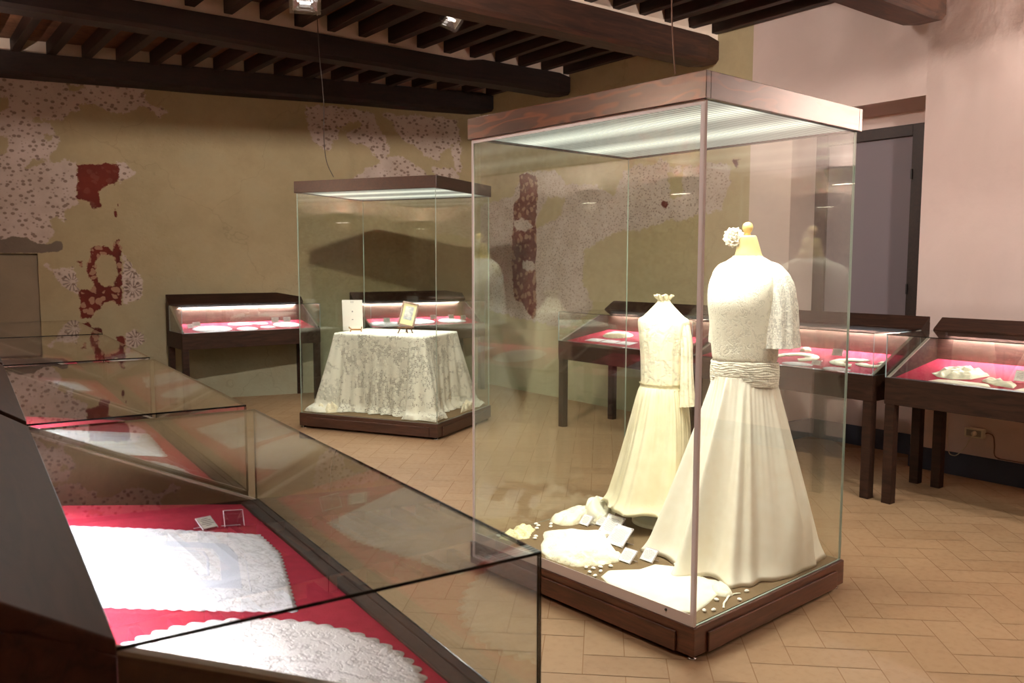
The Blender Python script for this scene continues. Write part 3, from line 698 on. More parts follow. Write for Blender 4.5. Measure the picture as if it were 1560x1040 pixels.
def card_holder(frame, x, y, a, w=.06, d=.045, tilt=50, label='', group=None, text=True, name='caption_card', empty_holder=False, border=False):
    """a small printed card leaning on a bent clear acrylic stand; low edge at local -y"""
    ox, oy, oz = place(frame, x, y)
    e = empty(name, (ox, oy, oz), frame[2]+a, label, 'caption card' if not empty_holder else 'card stand', group)
    if len(frame) > 4:      # sit square on the sloping panel
        e.rotation_mode = 'QUATERNION'
        e.rotation_quaternion = (Matrix.Rotation(frame[2], 3, 'Z') @ Matrix.Rotation(math.atan(frame[4]), 3, 'X') @ Matrix.Rotation(a, 3, 'Z')).to_quaternion()
    t = R(tilt); T = Matrix.Translation((0, -d*.35, .004)) @ Matrix.Rotation(t, 4, 'X')
    mb = MB()
    for (b, m_) in (((-w/2, w/2, 0, d, -.0022, 0), 0),): mb.box(*b, mi=m_, T=T)
    hb = d*math.sin(t)+.004; yb = -d*.35+d*math.cos(t)
    mb.box(-w/2, w/2, yb, yb+.0022, 0, hb)
    mb.build('acrylic_stand', [M['acrylic']], e)
    mb = MB()
    mb.box(-w/2, w/2, d-.0015, d+.0005, -.0026, .0006, T=T); mb.box(-w/2-.0006, -w/2+.0008, 0, d, -.0026, .0006, T=T); mb.box(w/2-.0008, w/2+.0006, 0, d, -.0026, .0006, T=T)
    mb.box(-w/2, w/2, yb-.0003, yb+.0026, 0, .0016)
    mb.build('stand_edge', M['acrylic_edge'], e)
    if not empty_holder:
        mb = MB(); mb.box(-w/2+.003, w/2-.003, .003, d-.003, .0005, .0013, T=T); p = mb.build('paper_card', M['paper'], e)
        mb = MB(); rr = TEXTROWS; k = max(3, int(d/.008))
        for i in range(k):
            yy = d*.82-(d*.68)*i/k; ww = w*(.30+.12*rr.random())*(.6 if i in (0, k-1) else 1)
            mb.box(-ww, ww, yy-.0008, yy+.0008, .0013, .0015, T=T)
        if border:
            q = .007
            for xx in (-1, 1):
                for yy in (q, d-q):
                    for dx, dy in ((0, 0), (.004, 0), (0, .004), (-.004, 0), (0, -.004), (.003, .003)):
                        mb.box(xx*(w/2-q-.002)+dx-.0015, xx*(w/2-q-.002)+dx+.0015, yy+dy-.0015, yy+dy+.0015, .0013, .0015, T=T)
        mb.build('printed_text', M['ink'], p)
    return e

# ---------------------------------------------------------------- desk-type display cases
ZB, ZT, ZF = .812, 1.085, .797
SLP = .15
def desk_case(origin, rz, L, D, label, group, edge='edge_dark', zback=1.168, lamp='strip', hot=False):
    lid = .118; W = D-lid
    e = empty('desk_display_case', (origin[0], origin[1], 0), rz, label, 'display case', group)
    lw = .062
    for x in (0.004, L-lw-.004):
        for y in (0.004, D-lw-.004):
            mb = MB(); mb.box(x, x+lw, y, y+lw, 0, ZB-.165); mb.build('leg', M['case_wood'], e, bevel=.003)
    mb = MB(); t = .024
    mb.box(0, L, 0, t, ZB-.17, ZB); mb.box(0, L, D-t, D, ZB-.17, ZB); mb.box(0, t, t, D-t, ZB-.17, ZB); mb.box(L-t, L, t, D-t, ZB-.17, ZB)
    mb.box(t, L-t, t, D-t, ZB-.05, ZF-.012)
    mb.box(t, L-t, t, .055, ZF-.012, ZB)      # front rim inside the glass
    mb.build('table_frame', M['case_wood'], e, bevel=.003)
    mb = MB(); mb.prism([(.055, ZF-.010), (W+.03, ZF-.010), (W+.03, ZF+SLP*(W+.03)), (.055, ZF+SLP*.055)], 'x', t+.002, L-t-.002); mb.build('lining_cloth', M['red'], e)
    # wooden back, and the three-cornered cheeks inside the glass ends
    mb = MB(); mb.box(.007, L-.007, W+.03, W+.05, ZF-.006, ZT); mb.build('back_board', M['case_in'], e)
    for xa, xb in ((.007, .025), (L-.025, L-.007)):
        mb = MB(); mb.prism([(.006, ZB), (W-.001, ZB), (W-.001, ZT-.008)], 'x', xa, xb); ck = mb.build('cheek_board', M['case_wood'], e)
        mb = MB(); mb.prism([(.008, ZB+.001), (.022, ZB+.001), (W-.001, ZT-.012), (W-.001, ZT-.006)], 'x', xa-.001, xb+.001); mb.build('cheek_trim', M['trim'], ck)
    mb = MB(); mb.prism([(W, ZT-.012), (D, zback-.036), (D, zback), (W, ZT+.008)], 'x', 0, L)
    mb.build('sloping_lid', M['case_wood'], e, bevel=.003)
    mb = MB(); mb.box(0, L, D-.02, D, ZB, zback-.04)
    for xa, xb in ((0, .02), (L-.02, L)): mb.prism([(W+.001, ZB), (D-.02, ZB), (D-.02, zback-.034), (W+.001, ZT-.012)], 'x', xa, xb)
    mb.build('back_box', M['case_wood'], e)
    g = M['glass']
    p = .005
    for nm, args, ax in (('front_glass', (p, L-p, 0.0, p, ZB, ZT-p), 'y'), ('top_glass', (0, L, 0.0, W, ZT-p, ZT), 'z'),
                         ('end_glass', (0, p, 0.0, W, ZB, ZT-p), 'x'), ('end_glass', (L-p, L, 0.0, W, ZB, ZT-p), 'x')):
        mb = MB(); mb.pane(*args, ax); mb.build(nm, [g, M['edge_dark' if (nm == 'top_glass' or edge == 'edge_dark') else edge]], e)
    mb = MB(); mb.tube([(.11, W+.020, ZT-.024), (L-.11, W+.020, ZT-.024)], .009, 10)
    mb.build('lamp_tube', M['tube_bright' if hot else 'tube'], e)
    mb = MB(); mb.box(.10, L-.10, W-.001, W+.032, ZT-.013, ZT-.008); mb.box(.085, .10, W-.001, W+.030, ZT-.036, ZT-.008); mb.box(L-.10, L-.085, W-.001, W+.030, ZT-.036, ZT-.008)
    mb.build('lamp_holder', M['tube_dim'], e)
    mb = MB(); mb.box(.10, L-.10, W-.005, W-.001, ZT-.034, ZT-.008); mb.build('lamp_cover', M[{'strip': 'cover_glow', 'bright': 'cover_bright', 'wood': 'case_wood'}[lamp]], e)
    return (origin[0], origin[1], rz, ZF+.0005, SLP), W

GF = (.79, .964); aF = R(90)-.072
uF = (-math.sin(-.072), math.cos(-.072))
def fpos(s): return (GF[0]+uF[0]*s, GF[1]+uF[1]*s)
grpL = None
FA, W = desk_case(fpos(0), aF, 1.507, .71, 'nearest glass-topped desk case of the left row, holding a large rectangular lace cloth', None)
FB, W = desk_case(fpos(1.594), aF, 1.49, .71, 'second desk case of the left row, directly beyond the nearest one', None)
FC, W = desk_case(fpos(3.193), aF, 1.51, .71, 'third desk case of the left row, beyond the second', None)
FD, W = desk_case(fpos(4.78), aF, 1.51, .71, 'farthest desk case of the left row, nearest the red-painted fresco patches', None)
FE, WB = desk_case((2.485, 8.825), -.017, 1.5, .6, 'desk case against the far fresco wall, left of the lace-table vitrine', None, zback=1.195, lamp='bright', hot=True, edge='edge_pale')
FG, WB = desk_case((4.416, 8.421), -.07, 1.5, .6, 'desk case against the far wall, seen behind the lace-table vitrine', None, zback=1.195, lamp='bright', hot=True, edge='edge_pale')
XF = 5.082
FR, W = desk_case((XF, 5.97), -R(90), 1.52, .708, 'desk case on the right wall behind the child dress, farthest of three', None, hot=True, edge='edge_pale')
FS, W = desk_case((XF, 4.36), -R(90), 1.505, .708, 'desk case on the right wall directly behind the wedding dress', None, hot=True, edge='edge_pale')
FT, W = desk_case((XF, 2.775), -R(90), 1.51, .708, 'rightmost desk case against the pink wall, above the wall socket', None, lamp='wood', hot=True, edge='edge_pale')

# --- contents of the left row
cA = [(.581, .19), (.975, .100), (1.143, .098), (1.215, .32), (1.275, .57), (1.0, .578), (.70, .575), (.63, .36)]
cloth_thing('tray_cloth', cA, M['tray_cloth'], FA, 'large white rectangular lace cloth with toothed edge and cut corner in nearest case', 'lace cloth', h=.003, folds=.001, seed=4, n=480, nr=60, scallop=84, samp=.008, fscale=5)
cloth_thing('round_doily', circ_poly(.30, .338, .262, .258), M['doily'], FA, 'white round doily with scalloped edge at the bottom of the picture, in nearest case', 'doily', h=.006, folds=.003, seed=8, n=480, nr=40, scallop=46, samp=.013, fscale=7)
card_holder(FA, 1.215, .215, R(-58), .052, .04, 35, 'small printed card on clear bent stand above the large lace cloth')
card_holder(FA, 1.235, .145, R(-80), .055, .045, 60, 'empty clear acrylic card stand right of the printed card, nearest case', name='card_stand', empty_holder=True)
cloth_thing('tray_cloth', [(.62, .12), (1.12, .10), (1.15, .52), (.66, .54)], M['tray_cloth'], FB, 'white rectangular lace cloth lying in the second case of the left row', 'lace cloth', h=.004, folds=.002, seed=14, n=120, nr=14, scallop=30, samp=.008)
cloth_thing('round_doily', circ_poly(.34, .33, .24, .22), M['doily'], FB, 'round white doily lying in the second case of the left row', 'doily', h=.004, folds=.002, seed=18, n=120, nr=14, scallop=30, samp=.008)
cloth_thing('tray_cloth', rect_poly(1.1, .34, .42, .36, .1), M['tray_cloth'], FC, 'white cloth lying in the third case of the left row', 'lace cloth', h=.004, folds=.002, seed=24, n=80, nr=8)
cloth_thing('round_doily', circ_poly(.5, .34, .2), M['doily'], FC, 'round doily lying in the third case of the left row', 'doily', h=.004, folds=.002, seed=28, n=80, nr=8)
cloth_thing('tray_cloth', rect_poly(.8, .34, .7, .36, -.1), M['tray_cloth'], FD, 'white cloth lying in the farthest case of the left row', 'lace cloth', h=.004, folds=.002, seed=34, n=80, nr=8)

# --- contents of the far cases
def dl(fr, x, y, rx, ry, label, seed, mat='doily', a=0, h=.006, sc=24):
    return cloth_thing('round_doily', circ_poly(x, y, rx, ry, a=a), M[mat], fr, label, 'doily', h=h, folds=.002, seed=seed, n=96, nr=8, scallop=sc, samp=.006)
dl(FE, .37, .215, .20, .15, 'large oval white doily at the left front of the far left case', 51)
dl(FE, .74, .41, .14, .07, 'white doily at the back of the far left case, middle', 52)
dl(FE, .73, .165, .11, .085, 'small oval doily at the front of the far left case, middle', 53)
dl(FE, .97, .20, .08, .06, 'small round doily at the front of the far left case, third from left', 54)
dl(FE, .96, .39, .075, .055, 'small doily at the back of the far left case, right of middle', 55)
dl(FE, 1.22, .27, .15, .13, 'oval doily at the right end of the far left case', 56)
card_holder(FE, .165, .30, R(25), .08, .05, 50, 'lower white card at the left end of the far left case')
card_holder(FE, .25, .38, R(10), .085, .05, 60, 'upper white card behind the large doily of the far left case')
card_holder(FE, 1.13, .42, R(-5), .085, .06, 70, 'left of two upright cards at the right of the far left case')
card_holder(FE, 1.27, .42, R(-5), .085, .06, 70, 'right of two upright cards at the right of the far left case')
dl(FG, .28, .22, .2, .13, 'white lace at the left of the case behind the lace table', 61)
dl(FG, .72, .28, .22, .14, 'white lace behind the small framed picture, case behind the lace table', 62)
dl(FG, 1.18, .25, .18, .12, 'white lace at the right of the case behind the lace table', 63)
for i, (x, y, l) in enumerate(((.33, .3, 'upright card right of the white document, case behind the lace table'), (.52, .2, 'low card left of the framed picture, case behind the lace table'), (.6, .4, 'card just left of the framed picture, case behind the lace table'), (.98, .38, 'card just right of the framed picture, case behind the lace table'), (1.22, .36, 'tilted card at the right of the case behind the lace table'), (1.36, .3, 'rightmost card in the case behind the lace table'))):
    card_holder(FG, x, y, R(-8+5*i), .085, .055, 65, l)
# right wall, farthest: folded handkerchiefs and a basket-like shape
for i, (x, y) in enumerate(((.29, .20), (.49, .20), (.69, .20))):
    cloth_thing('handkerchief', rect_poly(x, y, .18, .11), M['doily'], FR, 'white folded handkerchief laid flat at the front of the farthest right-hand case', 'handkerchief', 'handkerchiefs in the farthest right-hand case', h=.004, folds=.001, seed=70+i, n=40, nr=5)
cloth_thing('ruffled_mat', circ_poly(.36, .42, .16, .10), M['cream_lace'], FR, 'thick white ruffled mat behind the folded handkerchiefs, farthest right case', 'lace mat', h=.035, folds=.006, seed=75, n=120, nr=10, scallop=30, samp=.012, fscale=14)
card_holder(FR, .80, .40, R(5), .08, .06, 60, 'card behind the ruffled mat in the farthest right-hand case')
card_holder(FR, 1.2, .3, R(5), .08, .06, 60, 'card in the farthest right-hand case, hidden behind the child dress')
# right wall, middle: collars and bonnets
def collar(fr, x, y, r, w, a0, a1, label, seed, yy=.7):
    n = 20; out = [(x+r*math.cos(a0+(a1-a0)*i/n), y+yy*r*math.sin(a0+(a1-a0)*i/n)) for i in range(n+1)]
    inn = [(x+(r-w)*math.cos(a0+(a1-a0)*i/n), y+yy*(r-w)*math.sin(a0+(a1-a0)*i/n)) for i in range(n+1)]
    mb = MB(); rs = []
    cx, cy = x, y
    for p, q in zip(out, inn):
        mx, my = (p[0]+q[0])/2, (p[1]+q[1])/2
        rs.append([(p[0]-cx, p[1]-cy, 0), (p[0]-cx, p[1]-cy, .005), (mx-cx, my-cy, .008+.003*ns(mx*20, my*20, seed)), (q[0]-cx, q[1]-cy, .005), (q[0]-cx, q[1]-cy, 0)])
    mb.rings(rs, 0, True, True, True)
    o = mb.build('lace_collar', M['cotton']); world(o, place(fr, x, y), fr[2]); o.rotation_euler = (math.atan(fr[4]), 0, fr[2])
    return tag(o, label, 'collar')
collar(FS, .74, .30, .17, .10, R(-60), R(170), 'large white curved collar left of the middle card, case behind the wedding dress', 80)
collar(FS, .50, .30, .14, .085, R(150), R(380), 'white curved collar right next to the wedding dress, middle right-hand case', 81)
collar(FS, 1.18, .30, .16, .10, R(60), R(290), 'white curved collar half at the right end of the middle right-hand case', 82)
collar(FS, 1.33, .32, .13, .085, R(-160), R(80), 'small white curved collar at the far right corner of the middle right-hand case', 83)
dl(FS, .86, .13, .12, .045, 'flat pale lace strip at the front of the middle right-hand case', 84)
dl(FS, 1.18, .11, .10, .04, 'flat pale lace strip at the front right of the middle right-hand case', 85)
card_holder(FS, .52, .50, R(0), .085, .05, 65, 'white card at the back of the middle right-hand case, near the dress sleeve')
card_holder(FS, .98, .45, R(0), .085, .055, 60, 'white card at the middle of the middle right-hand case')
card_holder(FS, 1.0, .15, R(0), .07, .04, 50, 'small card at the front of the middle right-hand case')
cloth_thing('folded_bonnet', [(.64, .48), (.69, .47), (.73, .50), (.70, .54), (.65, .53)], M['cotton'], FS, 'small white peaked bonnet between two cards, middle right-hand case', 'bonnet', h=.03, folds=.004, seed=86, n=60, nr=8)
# rightmost: small garments
cloth_thing('baby_garment', [(.17, .25), (.21, .38), (.30, .46), (.40, .42), (.49, .32), (.43, .20), (.34, .16), (.24, .18)], M['cotton'], FT, 'crumpled cream baby garment at the left of the rightmost case', 'baby garment', h=.018, folds=.016, seed=91, n=140, nr=16, fscale=16)
cloth_thing('baby_garment', [(.23, .06), (.27, .13), (.40, .145), (.56, .14), (.60, .08), (.45, .06)], M['cotton'], FT, 'flat white baby garment at the front left of the rightmost case', 'baby garment', h=.006, folds=.004, seed=92, n=100, nr=12, fscale=20)
cloth_thing('baby_bootee', [(.50, .26), (.58, .25), (.70, .18), (.71, .11), (.60, .13), (.50, .19)], M['cotton'], FT, 'white knitted bootee lying right of the baby garments, rightmost case', 'bootee', h=.015, folds=.010, seed=93, n=80, nr=10, fscale=20)
cloth_thing('baby_garment', [(.72, .06), (.76, .16), (.95, .20), (1.1, .12), (.95, .06)], M['cotton'], FT, 'white garment at the picture edge in the rightmost case', 'baby garment', h=.006, folds=.004, seed=94, n=100, nr=12, fscale=18)
card_holder(FT, .70, .28, R(0), .10, .07, 55, 'white card cut by the right edge of the picture, rightmost case')

# ---------------------------------------------------------------- tall vitrines
def vitrine(G, rz, a, b, zc, zt, label, big):
    """local x = across (b), local y = away (a); origin at the near corner of the glass"""
    zb = .1376 if big else .1441
    e = empty('tall_glass_vitrine', (G[0], G[1], 0), rz, label, 'display vitrine')
    bw = M['base_wood'] if big else M['base_dark']
    o = .012
    mb = MB(); mb.box(-o, b+o, -o, a+o, .022, zb-.002); mb.build('plinth', bw, e, bevel=.004)
    t = .012; m_ = .07
    for args in ((-o-t, -o, m_, a-m_), (b+o, b+o+t, m_, a-m_)):
        mb = MB(); mb.box(args[0], args[1], args[2], args[3], .024, zb-.034); mb.build('plinth_panel', bw, e, bevel=.004)
    for args in ((m_, b-m_, -o-t, -o), (m_, b-m_, a+o, a+o+t)):
        mb = MB(); mb.box(args[0], args[1], args[2], args[3], .024, zb-.034); mb.build('plinth_panel', bw, e, bevel=.004)
    mb = MB(); mb.box(.010, b-.010, .010, a-.010, zb-.002, zb+.003); mb.build('deck_cloth', M['deck'], e)
    for x, y in ((.012, .012), (b-.03, .012), (.012, a-.03), (b-.03, a-.03)):
        mb = MB(); mb.lathe([(.017, 0), (.019, .003), (.019, .008), (.009, .010), (.009, .022)], (x+.005, y+.005, 0), 16); mb.build('levelling_foot', M['chrome'], e)
    # crown with the lamp box
    cw = M['crown'] if big else M['crown_dark']; oc = .016; k = .028
    mb = MB()
    mb.box(-oc, -oc+k, -oc, a+oc, zc, zt); mb.box(b+oc-k, b+oc, -oc, a+oc, zc, zt)
    mb.box(-oc+k, b+oc-k, -oc, -oc+k, zc, zt); mb.box(-oc+k, b+oc-k, a+oc-k, a+oc, zc, zt)
    mb.box(-oc+k, b+oc-k, -oc+k, a+oc-k, zt-.012, zt-.004)
    mb.build('crown', cw, e, bevel=.002)
    mb = MB(); mb.box(k, b-k, k, a-k, zc+.006, zc+.012); mb.build('light_diffuser', M['diffuser'], e)
    # glass
    g = M['glass_big']; p = .008
    ed = M['edge_green']
    panes = (('glass_pane', (p, b, 0, p, zb, zc), 'y'), ('glass_pane', (p, b, a-p, a, zb, zc), 'y'), ('glass_pane', (0, p, 0, a, zb, zc), 'x'), ('glass_pane', (b-p, b, p, a-p, zb, zc), 'x'))
    for nm, args, ax in panes:
        mb = MB(); mb.pane(*args, ax); mb.build(nm, [g, ed], e)
    if big:
        # aluminium-framed door on the left-hand face
        f = .018
        mb = MB(); mb.box(-.004, -.001, 0, a, zc-f, zc); mb.box(-.004, -.001, 0, f*.8, zb+.045, zc-f); mb.box(-.004, -.001, a-f*.8, a, zb+.045, zc-f)
        mb.box(-.004, -.001, 0, a, zb, zb+.045); mb.box(-.004, .011, -.004, -.001, zb, zc)
        mb.build('door_rail', M['alu'], e)
        mb = MB(); mb.lathe([(.005, 0), (.005, .004)], (0, 0, 0), 10, T=Matrix.Translation((-.004, .13, zb+.03)) @ Matrix.Rotation(-PI/2, 4, 'Y')); mb.build('lock', M['black'], e)
    cw_, ch = b-.12, a-.12
    return e
G1 = (2.434, 2.05); a1 = .069
G2 = (3.83, 6.11); a2 = .513
vitrine(G1, a1, 1.352, 1.136, 2.117, 2.2165, 'large tall vitrine holding the two white dresses, with figured red-brown crown', True)
vitrine(G2, a2, 1.437, 1.0756, 2.165, 2.27, 'smaller tall vitrine with dark crown holding the lace-covered table', False)
def inside_light(G, rz, b, a, z, power, spread):
    c, s_ = math.cos(rz), math.sin(rz); x, y = b/2, a/2
    area('vitrine_lamp', (G[0]+c*x-s_*y, G[1]+s_*x+c*y, z), (0, 0, rz), b-.14, a-.14, power, (1.0, .98, .90), spread)
inside_light(G1, a1, 1.136, 1.352, 2.112, P_V1, 140)
inside_light(G2, a2, 1.0756, 1.437, 2.160, P_V2, 140)
V1F = (G1[0], G1[1], a1, .1406); V2F = (G2[0], G2[1], a2, .1471)

# ---------------------------------------------------------------- the two dresses
def oval(cx, cy, rx, ry, z, n=96, fn=None, ang=0):
    out = []
    for j in range(n):
        a = 2*PI*j/n; k = fn(a) if fn else 0.0
        x, y = (rx+k)*math.cos(a), (ry+k)*math.sin(a)
        out.append((cx+x*math.cos(ang)-y*math.sin(ang), cy+x*math.sin(ang)+y*math.cos(ang), z))
    return out
def interp(tab, t):
    for i in range(len(tab)-1):
        if t <= tab[i+1][0]:
            f = (t-tab[i][0])/(tab[i+1][0]-tab[i][0]); f = f*f*(3-2*f) if len(tab[i]) > 99 else f
            return [p+(q-p)*f for p, q in zip(tab[i][1:], tab[i+1][1:])]
    return list(tab[-1][1:])
def smooth_tab(tab, n):
    """catmull-rom through rows (z, ...)"""
    out = []
    for k in range(n+1):
        u = k/n*(len(tab)-1); i = min(int(u), len(tab)-2); f = u-i
        p0, p1, p2, p3 = tab[max(i-1, 0)], tab[i], tab[i+1], tab[min(i+2, len(tab)-1)]
        out.append([.5*((2*b)+(-a+c)*f+(2*a-5*b+4*c-d)*f*f+(-a+3*b-3*c+d)*f**3) for a, b, c, d in zip(p0, p1, p2, p3)])
    return out
def skirt(name, mat, parent, c, z_top, z_hem, r_top, r_hem, pleats, amp, seed, clamp=None, ex=1.0, nz=44, n=360, gather=.004, hem_wave=.004, flare=1.25, front=None, zoff=0, wr=(.05, .15)):
    rnd = random.Random(seed)
    ph = [rnd.uniform(0, 2*PI) for _ in range(8)]
    cuts = sorted(rnd.uniform(0, 2*PI) for _ in range(pleats))
    wid = [rnd.uniform(*wr) for _ in range(pleats)]; hts = [rnd.uniform(.4, 1.3) for _ in range(pleats)]
    def fold(a, t):
        s_ = 0
        for cc, w_, hh in zip(cuts, wid, hts):
            d = (a-cc+PI) % (2*PI)-PI
            s_ += hh*math.exp(-(d/(w_*(.8+.7*t)))**2)
        s_ -= .45
        fine = math.sin(a*46+ph[0]+2*math.sin(a*3))*.5+.5*math.sin(a*29+ph[1])
        return amp*(t**.8)*s_+gather*(1-t)**2*fine+.0035*t*math.sin(a*11+ph[2]+t*2)
    mb = MB(); rs = []
    for k in range(nz+1):
        t = k/nz; z = z_top+(z_hem-z_top)*t
        r = r_top+(r_hem-r_top)*(t**flare*.55+t*.45)
        if t > .9: r += .02*((t-.9)/.1)**2
        row = []
        for j in range(n):
            a = 2*PI*j/n; q = r+fold(a, t)
            x, y = q*math.cos(a)*ex, q*math.sin(a)
            if front: x += front[0]*t*t; y += front[1]*t*t
            x += c[0]; y += c[1]
            zz = z+(hem_wave*math.sin(a*9+ph[3])*max(0, t-.8)*5 if t > .8 else 0)
            if clamp:
                lo_x, hi_x, lo_y, hi_y = clamp
                def soft(v, lo, hi):
                    if v > hi-.03: v = hi-.03+.03*math.tanh((v-hi+.03)/.05)
                    if v < lo+.03: v = lo+.03-.03*math.tanh((lo+.03-v)/.05)
                    return v
                x, y = soft(x, lo_x, hi_x), soft(y, lo_y, hi_y)
            row.append((x, y, max(zz, z_hem-.0)))
        rs.append(row)
    # turned-in hem so the cloth has an inside
    k0 = sum(p[0] for p in rs[-1])/n; k1 = sum(p[1] for p in rs[-1])/n
    inner = [[(k0+(p[0]-k0)*.985, k1+(p[1]-k1)*.985, p[2]+.003) for p in rs[-1]], [(k0+(p[0]-k0)*.84, k1+(p[1]-k1)*.84, p[2]+.03) for p in rs[-1]]]
    mb.rings(rs+inner, 0, True, True, False)
    return mb.build(name, mat, parent)

# --- adult mannequin and wedding dress (facing the left-hand pane)
cx, cy = .85, .36; LX, LY = place(V1F, cx, cy)[:2]
man = empty('dressmaker_mannequin', (LX, LY, .1406), a1, 'linen dressmaker mannequin wearing the tall white dress, only its neck and wooden knob showing', 'mannequin')
def z_(z): return z-.1406
mb = MB()
tors = smooth_tab([(.955, .0, .11, .125), (1.06, 0, .09, .115), (1.20, -.005, .10, .13), (1.33, -.02, .112, .15), (1.42, -.012, .10, .16), (1.495, 0, .07, .155), (1.535, .005, .055, .10), (1.56, .004, .060, .066), (1.60, .0, .050, .054), (1.645, -.008, .042, .043), (1.655, -.008, .035, .036)], 50)
mb.rings([oval(r[1], 0, r[2], r[3], z_(r[0]), 40) for r in tors], 0, True, True, True)
mb.build('torso_form', M['body'], man)
mb = MB(); mb.lathe([(.012, 0), (.016, .004), (.011, .010), (.016, .016), (.0235, .030), (.0245, .040), (.020, .054), (.008, .062), (.001, .063)], (-.008, 0, z_(1.655)), 24)
mb.build('wooden_knob', M['knob'], man)
mb = MB(); mb.lathe([(.14, 0), (.14, .012), (.03, .02), (.016, .03), (.014, .84)], (0, 0, 0.0), 20); mb.build('stand_pole', M['knob'], man)

dress = empty('wedding_dress', (LX, LY, .1406), a1, 'tall ivory two-piece dress with lace blouse and long flowing skirt, on the mannequin', 'dress')
skirt('skirt', M['ivory'], dress, (0, 0), z_(1.00), .003, .142, .380, 17, .080, 21, clamp=(-.70, .266, -.340, .52), front=(-.03, .0), gather=.0035, flare=1.1, n=420, wr=(.06, .14))
# blouse
rows = smooth_tab([(.962, -.002, .128, .168, .006), (1.00, -.002, .124, .160, .006), (1.06, -.006, .118, .150, .005), (1.09, -.008, .124, .158, .006), (1.16, -.012, .126, .164, .007), (1.26, -.022, .132, .168, .004), (1.35, -.032, .136, .172, .002), (1.42, -.026, .118, .180, .001), (1.475, -.010, .095, .176, 0), (1.513, .0, .078, .150, 0), (1.54, .002, .070, .105, 0), (1.556, .0, .060, .074, 0)], 70)
def bw_fn(amp, seed):
    return lambda a: amp*(math.sin(a*23+seed)+.7*math.sin(a*14+2*seed))
mb = MB(); mb.rings([oval(r[1], 0, r[2], r[3], z_(r[0]), 128, bw_fn(r[4]*.12, 1.3+r[0]*6)) for r in rows if r[0] > 1.05], 0, True, False, False)
mb.build('lace_blouse', M['ivory_lace'], dress)
# ruched hip band: many small cross folds
mb = MB(); rs = []
for k in range(37):
    z = .958+.115*k/36; row = []
    for j in range(160):
        a = 2*PI*j/160
        w = .0014*math.sin(k*1.9+6*ns(math.cos(a)*2.5, math.sin(a)*2.5, k*.05))+.003*ns(math.cos(a)*6, math.sin(a)*6, k*.4)
        e_ = .010*math.sin(PI*k/36)**.5
        row.append((-.005+(.126+e_*.6+w)*math.cos(a), (.162+e_*.6+w)*math.sin(a), z_(z+.004*math.sin(a*2))))
    rs.append(row)
mb.rings(rs, 0, True, False, False); mb.build('ruched_hip_band', M['ivory_lace'], dress)
mb = MB(); mb.rings([oval(-.001, 0, .058+.002*i, .070+.003*i, z_(1.562-.006*i), 96, bw_fn(.0015, i)) for i in range(4)], 0, True); mb.build('neck_binding', M['ivory_silk'], dress)
def sleeve(name, mat, parent, path, radii, seed, n=64, fl=.004, squash=1.0, cap=True):
    mb = MB(); rs = []
    pts = [Vector(p) for p in path]
    K = 34
    P = smooth_tab([list(p)+[r] for p, r in zip(path, radii)], K)
    for k, q in enumerate(P):
        p = Vector(q[:3]); r = q[3]
        d = (Vector(P[min(k+1, K)][:3])-Vector(P[max(k-1, 0)][:3])).normalized()
        ax = Vector((1, 0, 0)); b = d.cross(ax).normalized(); a_ = b.cross(d).normalized()
        row = []
        for j in range(n):
            t = 2*PI*j/n; rr = r+fl*(k/K)*(math.sin(t*7+seed)+.6*math.sin(t*12+seed*2))+.002*ns(j*.3, k*.3, seed)
            row.append(tuple(p+a_*rr*math.cos(t)+b*rr*squash*math.sin(t)))
        rs.append(row)
    mb.rings(rs, 0, True, cap, False)
    return mb.build(name, mat, parent)
sleeve('puffed_sleeve', M['sheer'], dress, [(0, -.100, z_(1.512)), (.0, -.138, z_(1.488)), (.0, -.168, z_(1.43)), (.0, -.182, z_(1.34)), (.0, -.188, z_(1.24)), (.0, -.192, z_(1.145))], [.026, .042, .058, .065, .067, .072], 1, fl=.006)
sleeve('puffed_sleeve', M['sheer'], dress, [(0, .095, z_(1.512)), (.004, .120, z_(1.488)), (.008, .138, z_(1.43)), (.012, .150, z_(1.34)), (.014, .150, z_(1.24)), (.016, .150, z_(1.145))], [.03, .045, .050, .050, .050, .054], 3, fl=.004)
for s_ in (-1, 1):
    sleeve('sleeve_lining', M['ivory_silk'], dress, [(0, s_*.12, z_(1.51)), (0, s_*.150, z_(1.47)), (0, s_*.155, z_(1.42))], [.03, .038, .02], 5, n=24, fl=.0)
